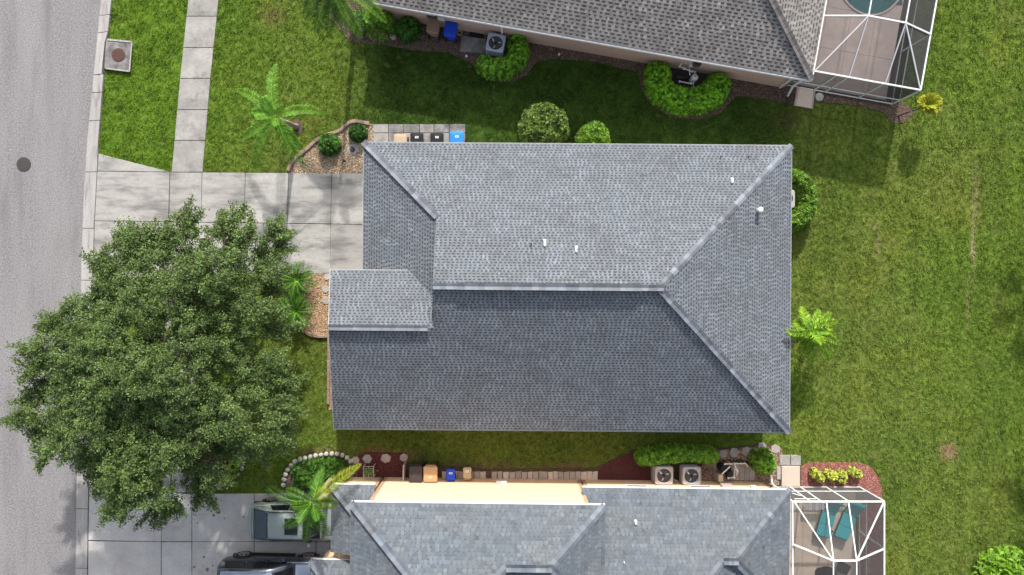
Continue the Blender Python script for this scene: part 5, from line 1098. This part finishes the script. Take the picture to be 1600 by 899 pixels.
panels = [hz_((xh, yn), (xe, yn), .05, Zw), hz_((xe, yn), (xe, -18), .05, Zw), [V3(xh, yn, Zw), V3(xe, yn, Zw), V3(xb, yr, Zt), V3(xa, yr, Zt)],
          [V3(xe, yn, Zw), V3(xe, -18, Zw), V3(xb, -18, Zt), V3(xb, yr, Zt)], [V3(xa, yr, Zt), V3(xb, yr, Zt), V3(xb, -18, Zt), V3(xa, -18, Zt)], [V3(xh, yn, Zw), V3(xa, yr, Zt), V3(xa, -18, Zt), V3(xh, -18, Zw)]]
cage('white framed screen cage over the lounger patio at lower right', (xe - 2, yn - 2, 0), posts, beams, panels)
# lower patio
pt = tag(sheet('patio', [(1190, 761.5), (1337, 761.5), (1337, 1010), (1190, 1010)], .0, m_joint, kind=None), kind='structure')
for i, (x0, x1) in enumerate(((1190, 1215), (1215, 1254), (1254, 1293), (1293, 1336.5))):
    for (a, b) in ((761.5, 800), (800, 839), (839, 900), (900, 1010)): slab('paving_slab', [(x0, a), (x1, a), (x1, b), (x0, b)], .05, m_patio, pt, gap=.2, ch=.006)
# upper cage
D2 = lambda px, py, z: P(px, py, z)
A_, B_, C_, D_ = P(1288, 25, Zw + .1), P(1357, 25, Zt), P(1415, 36, Zt), P(1454, 54, 2.55)
SW_, SE_ = P(1271, 111, 2.55), P(1438, 141, 2.55); far = fn.v * 9
nb = [(SW_, SE_, .08), (SE_, SE_ + far, .08), (SW_, SW_ + far, .08), (A_, B_, .08), (B_, C_, .08), (C_, D_, .08), (B_, B_ + far, .06), (C_, C_ + far, .06),
      (P(1327, 118.5, 2.55), B_, .06), (P(1383, 131, 2.55), C_, .06), (SW_ + Vector((.06, 0, 0)), B_, .06), (SE_, C_, .06)]
flat = lambda v, z: Vector((v.x, v.y, z))
sL = SW_ - fn.u * .9
nb += [(flat(sL, .78), flat(SE_, .78), .05), (flat(SE_, .78), flat(SE_ + far, .78), .05), (flat(sL, .06), flat(SE_, .06), .06), (flat(SE_, .06), flat(SE_ + far, .06), .06), (flat(sL, 2.2), flat(SW_, 2.2), .05)]
along = lambda px, py: SW_.lerp(SE_, (P(px, py, 2.55) - SW_).dot(fn.u) / (SE_ - SW_).dot(fn.u))
npst = [(flat(q, 0), flat(q, 2.55)) for q in (SW_, SE_, D_, sL, along(1307, 118), along(1325, 121), along(1381, 131), SW_ - fn.u * .35)]
npn = [[flat(sL, .05), flat(SE_, .05), flat(SE_, 2.5), flat(sL, 2.5)], [flat(SE_, .05), flat(SE_ + far, .05), SE_ + far, SE_], [SW_, SE_, C_, B_], [SE_, SE_ + far, C_ + far, C_], [B_, C_, C_ + far, B_ + far], [SW_, B_, B_ + far, SW_ + far]]
cage('white framed screen cage over the pool at upper right', flat(SE_, 0), npst, nb, npn)
pt = tag(sheet('patio', [(1252, 138), (1390, 162), (1435, -90), (1300, -110)], .0, m_joint, kind=None), kind='structure')
o0 = flat(SE_, 0) + fn.v * .12 - fn.u * .32
pool_c = P(1361, -52); 
for i in range(5):
    for j in range(5):
        c4 = [o0 - fn.u * (1.2 * i) + fn.v * (2.0 * j), o0 - fn.u * (1.2 * i + 1.19) + fn.v * (2.0 * j), o0 - fn.u * (1.2 * i + 1.19) + fn.v * (2.0 * j + 1.99), o0 - fn.u * (1.2 * i) + fn.v * (2.0 * j + 1.99)]
        mb = MB(); mb.prism([(q.x, q.y) for q in c4], -.03, .05, .005); mb.build('paving_slab', m_patioN, pt)
pl = thing('swimming_pool', 'rounded teal swimming pool at the top inside the screen cage', 'swimming pool', pool_c)
ring = [(pool_c.x + 1.75 * math.cos(a), pool_c.y + 2.35 * math.sin(a)) for a in np.linspace(0, 2 * math.pi, 49)[:-1]]
mb = MB(); ri = [Vector((x, y, .058)) for x, y in ring]; ro = [Vector((pool_c.x + (x - pool_c.x) * 1.05, pool_c.y + (y - pool_c.y) * 1.035, .062)) for x, y in ring]; mb.loft([ri, [v + Vector((0, 0, .03)) for v in ri], [v + Vector((0, 0, .03)) for v in ro], ro], cap=False); mb.build('coping', m_patioN, pl, smooth=False)
mb = MB(); mb.add([Vector((x, y, .066)) for x, y in ring], [tuple(range(48))]); mb.build('pool_water', m_water, pl)
mb = MB(); q = P(1404, -8); mb.prism([(q.x - .4, q.y - .5), (q.x + .15, q.y - .52), (q.x + .1, q.y + 1.5), (q.x - .4, q.y + 1.5)], .05, .072); mb.build('pool_step', m_water, pl)

# loungers
def lounger(loc, rz, label):
    t = thing('sun_lounger', label, 'sun lounger', loc, 'turquoise sun loungers', rz); L = lambda y0, y1, z0, z1, ww: [[Vector((-ww, y0, z0)), Vector((ww, y0, z0)), Vector((ww, y0, z0 + .09)), Vector((-ww, y0, z0 + .09))], [Vector((-ww, y1, z1)), Vector((ww, y1, z1)), Vector((ww, y1, z1 + .09)), Vector((-ww, y1, z1 + .09))]]
    for nme, a in (('foot_cushion', (-.95, -.38, .34, .34)), ('seat_cushion', (-.37, .22, .34, .34)), ('back_cushion', (.24, .86, .35, .68))):
        mb = MB(); mb.loft(L(*a, .33)); mb.build(nme, m_teal, t, local=True, bevel=.03)
    mb = MB(); mb.loft(L(.80, .98, .76, .80, .31)); mb.build('pillow', m_teal, t, local=True, bevel=.03)
    mb = MB()
    for s in (-1, 1): mb.bar((s * .33, -.96, .3), (s * .33, .3, .3), .05, .05); mb.bar((s * .33, .24, .3), (s * .33, .9, .65), .05, .05)
    mb.bar((-.33, -.96, .3), (.33, -.96, .3), .05, .05); mb.build('frame', m_black, t, local=True)
    for s in (-1, 1):
        for y in (-.85, .5): mb = MB(); mb.bar((s * .33, y, 0), (s * .33, y, .3), .05, .05); mb.build('leg', m_black, t, local=True)
    return t
lounger(bloc(1293, 808, .4) + Vector((0, 0, .05)), -R(16), 'left of the two turquoise sun loungers'); lounger(bloc(1325, 812, .4) + Vector((0, 0, .05)), -R(22), 'right of the two turquoise sun loungers')
# slatted side table with patterned top and dark chairs
p = P(1275, 791, .5); t = thing('patio_table', 'grey and white patterned low table beside the loungers', 'table', (p.x, p.y, 0), rz=0)
for k in range(6): mb = MB(); mb.box(p.x - .5 + k * .16, p.x - .36 + k * .16, p.y - .17 - .03 * (k % 2), p.y + .17, .48, .51); mb.build('slat', m_trim if k % 2 else m_hex, t)
for sx in (-.42, .38):
    for sy in (-.14, .14): mb = MB(); mb.bar((p.x + sx, p.y + sy, .05), (p.x + sx, p.y + sy, .48), .035, .035); mb.build('leg', m_trim, t)
p = P(1319, 889, .5); t = thing('patio_chair', 'dark square cushioned seat on the lower patio', 'chair', (p.x, p.y, .05), rz=-R(28))
mb = MB(); mb.prism(rr_out(.58, .52, .06), .28, .42, .03); mb.build('cushion', m_dkgrey, t, local=True)
for sx in (-1, 1):
    for sy in (-1, 1): mb = MB(); mb.bar((sx * .22, sy * .2, 0), (sx * .22, sy * .2, .28), .04, .04); mb.build('leg', m_black, t, local=True)
p = P(1290, 903, .7); t = thing('patio_table', 'round dark table at the bottom edge of the lower patio', 'table', (p.x, p.y, .05)); mb = MB(); mb.lathe((0, 0, 0), [(.25, 0), (.05, .05), (.05, .66), (.55, .66), (.57, .69), (.001, .7)], 28); mb.build('table_top', m_dkgrey, t, local=True)
for y in (876, 891):
    p = P(1356, y, .3); mb = MB(); mb.tube([p + Vector((.1 * math.cos(a), .1 * math.sin(a), 0)) for a in np.linspace(-1.6, 2.4, 9)] + [p + Vector((-.1, -.05, -.3))], .022, 6)
    tag(mb.build('plant_hook', m_pvc, None, loc=p), 'upper white curled hook in the mulch beside the lower cage' if y == 876 else 'lower white curled hook in the mulch beside the lower cage', 'hook')

# ------------------------------------------------------------------ cars
def section(hw, z0, zs, zt, rb=.06, crown=.03):      # cross-section points, side to side over the top
    return [(-hw * .94, z0), (-hw, z0 + .18), (-hw, (z0 + zs) / 2 + .05), (-hw * .975, zs), (-hw * .90, zt - .005), (-hw * .5, zt + crown * .8), (0, zt + crown), (hw * .5, zt + crown * .8), (hw * .90, zt - .005), (hw * .975, zs), (hw, (z0 + zs) / 2 + .05), (hw, z0 + .18), (hw * .94, z0)]
def car(name, label, cat, loc, rz, paint, L, W, stations, roofst, glass, zr_, hood, wheels, wr, extra=None):
    """local x runs from tail (0) to nose (L)"""
    t = thing(name, label, cat, loc, None, rz); W2 = W / 2
    mb = MB(); rings = [[Vector((x, y, z)) for y, z in section(W2 * k, z0, zs, zt)] for x, k, z0, zs, zt in stations]; mb.loft(rings); b = mb.build('body', paint, t, smooth=True, local=True); sb = b.modifiers.new('s', 'SUBSURF'); sb.levels = 1; sb.render_levels = 2
    # cabin
    mb = MB(); rings = []
    for x, kb, kt, zb, zt in roofst:
        rings.append([Vector((x, -W2 * kb, zb)), Vector((x, -W2 * (kb * .35 + kt * .65), zb + (zt - zb) * .72)), Vector((x, -W2 * kt, zt - .02)), Vector((x, -W2 * kt * .5, zt + .018)), Vector((x, 0, zt + .025)), Vector((x, W2 * kt * .5, zt + .018)), Vector((x, W2 * kt, zt - .02)), Vector((x, W2 * (kb * .35 + kt * .65), zb + (zt - zb) * .72)), Vector((x, W2 * kb, zb))])
    mb.loft(rings); c = mb.build('cabin', paint, t, smooth=True, local=True)
    for nme, quad, m in glass:
        mb = MB(); q = [Vector(v) for v in quad]; n_ = len(q); nn = (q[1] - q[0]).cross(q[2] - q[0]).normalized()
        if nn.z < 0: nn = -nn
        mb.add([v + nn * .035 for v in q] + [v - nn * .02 for v in q], [tuple(range(n_)), tuple(range(2 * n_ - 1, n_ - 1, -1))] + [(i, (i + 1) % n_, (i + 1) % n_ + n_, i + n_) for i in range(n_)]); mb.build(nme, m, t, local=True)
    for x in wheels:
        for s in (-1, 1):
            M_ = Matrix.Translation((x, s * (W2 - .07), wr)) @ Matrix.Rotation(R(90) * -s, 4, 'X'); mb = MB()
            mb.loft([[M_ @ Vector((r * math.cos(a), r * math.sin(a), z)) for a in np.linspace(0, 2 * math.pi, 25)[:-1]] for r, z in ((wr * .9, -.12), (wr, -.08), (wr, .07), (wr * .92, .10), (wr * .68, .095))]); wh = mb.build('wheel', m_tyre, t, local=True, smooth=False)
            mb = MB(); mb.loft([[M_ @ Vector((r * math.cos(a), r * math.sin(a), z)) for a in np.linspace(0, 2 * math.pi, 25)[:-1]] for r, z in ((wr * .67, .05), (wr * .66, .10), (wr * .2, .08), (.02, .085))])
            for k in range(5): a = k * 1.2566; mb.bar(M_ @ Vector((0, 0, .10)), M_ @ Vector((wr * .62 * math.cos(a), wr * .62 * math.sin(a), .10)), .05, .02)
            mb.build('rim', m_rim, wh, local=True)
    for s in (-1, 1):
        mb = MB(); x = hood; mb.prism([(x, s * (W2 - .02)), (x + .12, s * (W2 + .02)), (x + .10, s * (W2 + .17)), (x - .05, s * (W2 + .17)), (x - .06, s * (W2 + .02))], .92 * zr_ / 1.45, 1.06 * zr_ / 1.45, .02); mb.build('wing_mirror', paint, t, local=True)
        for xd in (L * .36, L * .56): mb = MB(); mb.bar((xd, s * (W2 + .005), .82 * zr_ / 1.45), (xd + .2, s * (W2 + .005), .82 * zr_ / 1.45), .03, .03); mb.build('door_handle', m_chrome if cat != 'car' else paint, t, local=True)
        mb = MB(); mb.box(L - .35, L - .02, s * (W2 * .72) - .2, s * (W2 * .72) + .2, .58, .74); mb.build('headlight', m_rglass, t, local=True, bevel=.03)
        mb = MB(); mb.box(.04, .12, s * (W2 * .50) - .12, s * (W2 * .50) + .12, .56, .66); mb.build('tail_light', m_red, t, local=True, bevel=.03)
    if extra: extra(t, W2)
    return t
def sedanx(t, W2):
    def seam(pts, nm='panel_seam', r=.009): mb = MB(); mb.tube(pts, r, 5); mb.build(nm, m_seam, t, local=True)
    seam([(.30, -W2 * .80, 1.015), (.26, -W2 * .4, 1.03), (.25, 0, 1.04), (.26, W2 * .4, 1.03), (.30, W2 * .80, 1.015)])
    for s in (-1, 1):
        seam([(.40, s * W2 * .74, 1.07), (.95, s * W2 * .71, 1.30), (1.2, s * W2 * .72, 1.40)], 'window_seal', .016); seam([(1.2, s * W2 * .70, 1.41), (1.9, s * W2 * .70, 1.455), (2.6, s * W2 * .70, 1.43), (3.15, s * W2 * .79, 1.2), (3.6, s * W2 * .85, .98)], 'roof_moulding', .018)
        seam([(.25, s * W2 * .95, .56), (1.7, s * W2 * 1.0, .56), (3.3, s * W2 * 1.0, .56), (4.4, s * W2 * .96, .54)], 'side_moulding', .028)
        for x in (1.35, 2.15, 3.25): seam([(x, s * W2 * 1.0, .35), (x, s * W2 * 1.005, .7), (x + .02, s * W2 * .93, .96)])
        mb = MB(); mb.tube([(.95 + .37 * math.cos(a), s * (W2 - .005), .34 + .37 * math.sin(a)) for a in np.linspace(-.1, math.pi + .1, 12)], .03, 6); mb.build('wheel_arch', m_seam, t, local=True)
    seam([(3.62, -W2 * .82, .985), (3.72, 0, 1.0), (3.62, W2 * .82, .985)]); seam([(.42, -W2 * .72, 1.075), (.40, 0, 1.1), (.42, W2 * .72, 1.075)], 'window_seal', .016)
# sedan, tail at the left, nose under the lower roof
W2 = .92
st = [(0, .60, .42, .62, .70), (.08, .84, .28, .78, .88), (.35, .96, .22, .86, 1.0), (.9, 1, .2, .90, 1.03), (1.7, 1, .2, .90, .98), (2.6, 1, .2, .88, .95), (3.3, 1, .2, .86, .95), (3.8, .99, .22, .82, .90), (4.3, .96, .24, .75, .82), (4.6, .88, .3, .62, .70), (4.72, .74, .38, .55, .60)]
rt = [(.36, .86, .80, .96, 1.0), (.8, .90, .74, .94, 1.16), (1.3, .92, .72, .93, 1.41), (1.9, .93, .71, .92, 1.46), (2.5, .93, .71, .92, 1.44), (2.75, .93, .72, .92, 1.38), (3.2, .92, .78, .92, 1.15), (3.6, .88, .84, .92, .94)]
gl = [('rear_window', [(.45, -.70, 1.05), (1.12, -.60, 1.37), (1.12, .60, 1.37), (.45, .70, 1.05)], m_rglass), ('windscreen', [(3.50, -.72, .985), (2.80, -.58, 1.385), (2.80, .58, 1.385), (3.50, .72, .985)], m_glass),
      ('sunroof', [(1.98, -.38, 1.475), (2.58, -.38, 1.468), (2.58, .38, 1.468), (1.98, .38, 1.475)], m_glass)]
for s in (-1, 1):
    gl += [('side_window', [(1.15, s * .83, 1.0), (2.1, s * .855, 1.0), (2.1, s * .71, 1.33), (1.35, s * .72, 1.31)], m_glass), ('side_window', [(2.18, s * .855, 1.0), (3.15, s * .835, 1.0), (2.75, s * .72, 1.29), (2.18, s * .71, 1.33)], m_glass)]
q = P(387, 815, .8); car('parked_car', 'silver-green sedan parked on the lower driveway under a palm', 'car', (q.x, q.y, .03), -R(.5), m_sedan, 4.72, 1.84, st, rt, gl, 1.45, 2.95, (.95, 3.75), .33, sedanx)
# SUV
st = [(0, .86, .5, .85, 1.0), (.08, .94, .4, .95, 1.12), (.4, .99, .36, 1.05, 1.2), (1.5, 1, .34, 1.1, 1.22), (3.0, 1, .34, 1.08, 1.18), (3.7, 1, .36, 1.05, 1.16), (4.3, .99, .38, 1.0, 1.12), (4.8, .95, .42, .92, 1.02), (5.05, .84, .5, .75, .85)]
rt = [(.12, .92, .80, 1.15, 1.60), (.3, .93, .78, 1.16, 1.78), (1.2, .93, .77, 1.17, 1.84), (2.4, .93, .77, 1.17, 1.82), (2.75, .93, .78, 1.16, 1.75), (3.2, .92, .83, 1.14, 1.45), (3.65, .88, .85, 1.12, 1.18)]
gl = [('windscreen', [(3.55, -.74, 1.235), (2.82, -.62, 1.735), (2.82, .62, 1.735), (3.55, .74, 1.235)], m_glass), ('rear_window', [(.12, -.68, 1.3), (.2, -.62, 1.66), (.2, .62, 1.66), (.12, .68, 1.3)], m_glass)]
for s in (-1, 1):
    gl += [('side_window', [(.35, s * .925, 1.2), (1.3, s * .925, 1.2), (1.3, s * .80, 1.68), (.5, s * .81, 1.66)], m_glass), ('side_window', [(1.38, s * .925, 1.2), (2.25, s * .925, 1.2), (2.25, s * .80, 1.68), (1.38, s * .80, 1.68)], m_glass), ('side_window', [(2.32, s * .925, 1.2), (3.2, s * .905, 1.2), (2.75, s * .81, 1.62), (2.32, s * .80, 1.68)], m_glass)]
def suvx(t, W2):  # pale sheets over roof and bonnet carry the painted sky reflection
    mb = MB(); mb.loft([[Vector((x, y * k, z)) for y, z in ((-.66, zt - .012), (-.4, zt + .026), (0, zt + .034), (.4, zt + .026), (.66, zt - .012))] for x, k, zt in ((.34, 1, 1.79), (1.2, 1.02, 1.85), (2.4, 1.02, 1.83), (2.72, 1, 1.77))], closed=False, cap=False); mb.build('roof_panel', m_suvroof, t, smooth=True, local=True)
    mb = MB(); mb.loft([[Vector((x, y * k, z)) for y, z in ((-.82, zt + .0), (-.45, zt + .034), (0, zt + .042), (.45, zt + .034), (.82, zt + .0))] for x, k, zt in ((3.66, 1, 1.168), (4.0, 1, 1.145), (4.4, .99, 1.105), (4.75, .95, 1.03))], closed=False, cap=False); mb.build('bonnet', m_suvroof, t, smooth=True, local=True)
    for s in (-1, 1):
        mb = MB(); mb.tube([(.45, s * W2 * .72, 1.86), (.6, s * W2 * .72, 1.92), (2.3, s * W2 * .72, 1.9), (2.5, s * W2 * .72, 1.83)], .022, 6); mb.build('roof_rail', m_chrome, t, local=True)
        mb = MB(); mb.box(1.1, 3.4, s * W2 - .05, s * W2 + .06, .32, .4); mb.build('running_board', m_black, t, local=True)
        for x in (.95, 4.05): mb = MB(); mb.tube([(x + .48 * math.cos(a), s * (W2 - .01), .4 + .48 * math.sin(a)) for a in np.linspace(-.2, math.pi + .2, 14)], .045, 6); mb.build('wheel_arch', m_black, t, local=True)
q = P(343, 905, 1.0); car('parked_suv', 'dark blue-grey SUV cut off by the lower picture edge', 'suv', (q.x, q.y, .03), -R(1), m_suv, 5.05, 1.98, st, rt, gl, 1.85, 3.1, (.95, 4.05), .4, suvx)

# trees beyond the right border
sidetree('dark tree just outside the right border opposite the central roof', 1655, 330, 2.3, 4.2, 1)
sidetree('dark tree just outside the right border near the lower corner', 1652, 700, 2.2, 4.0, 2)
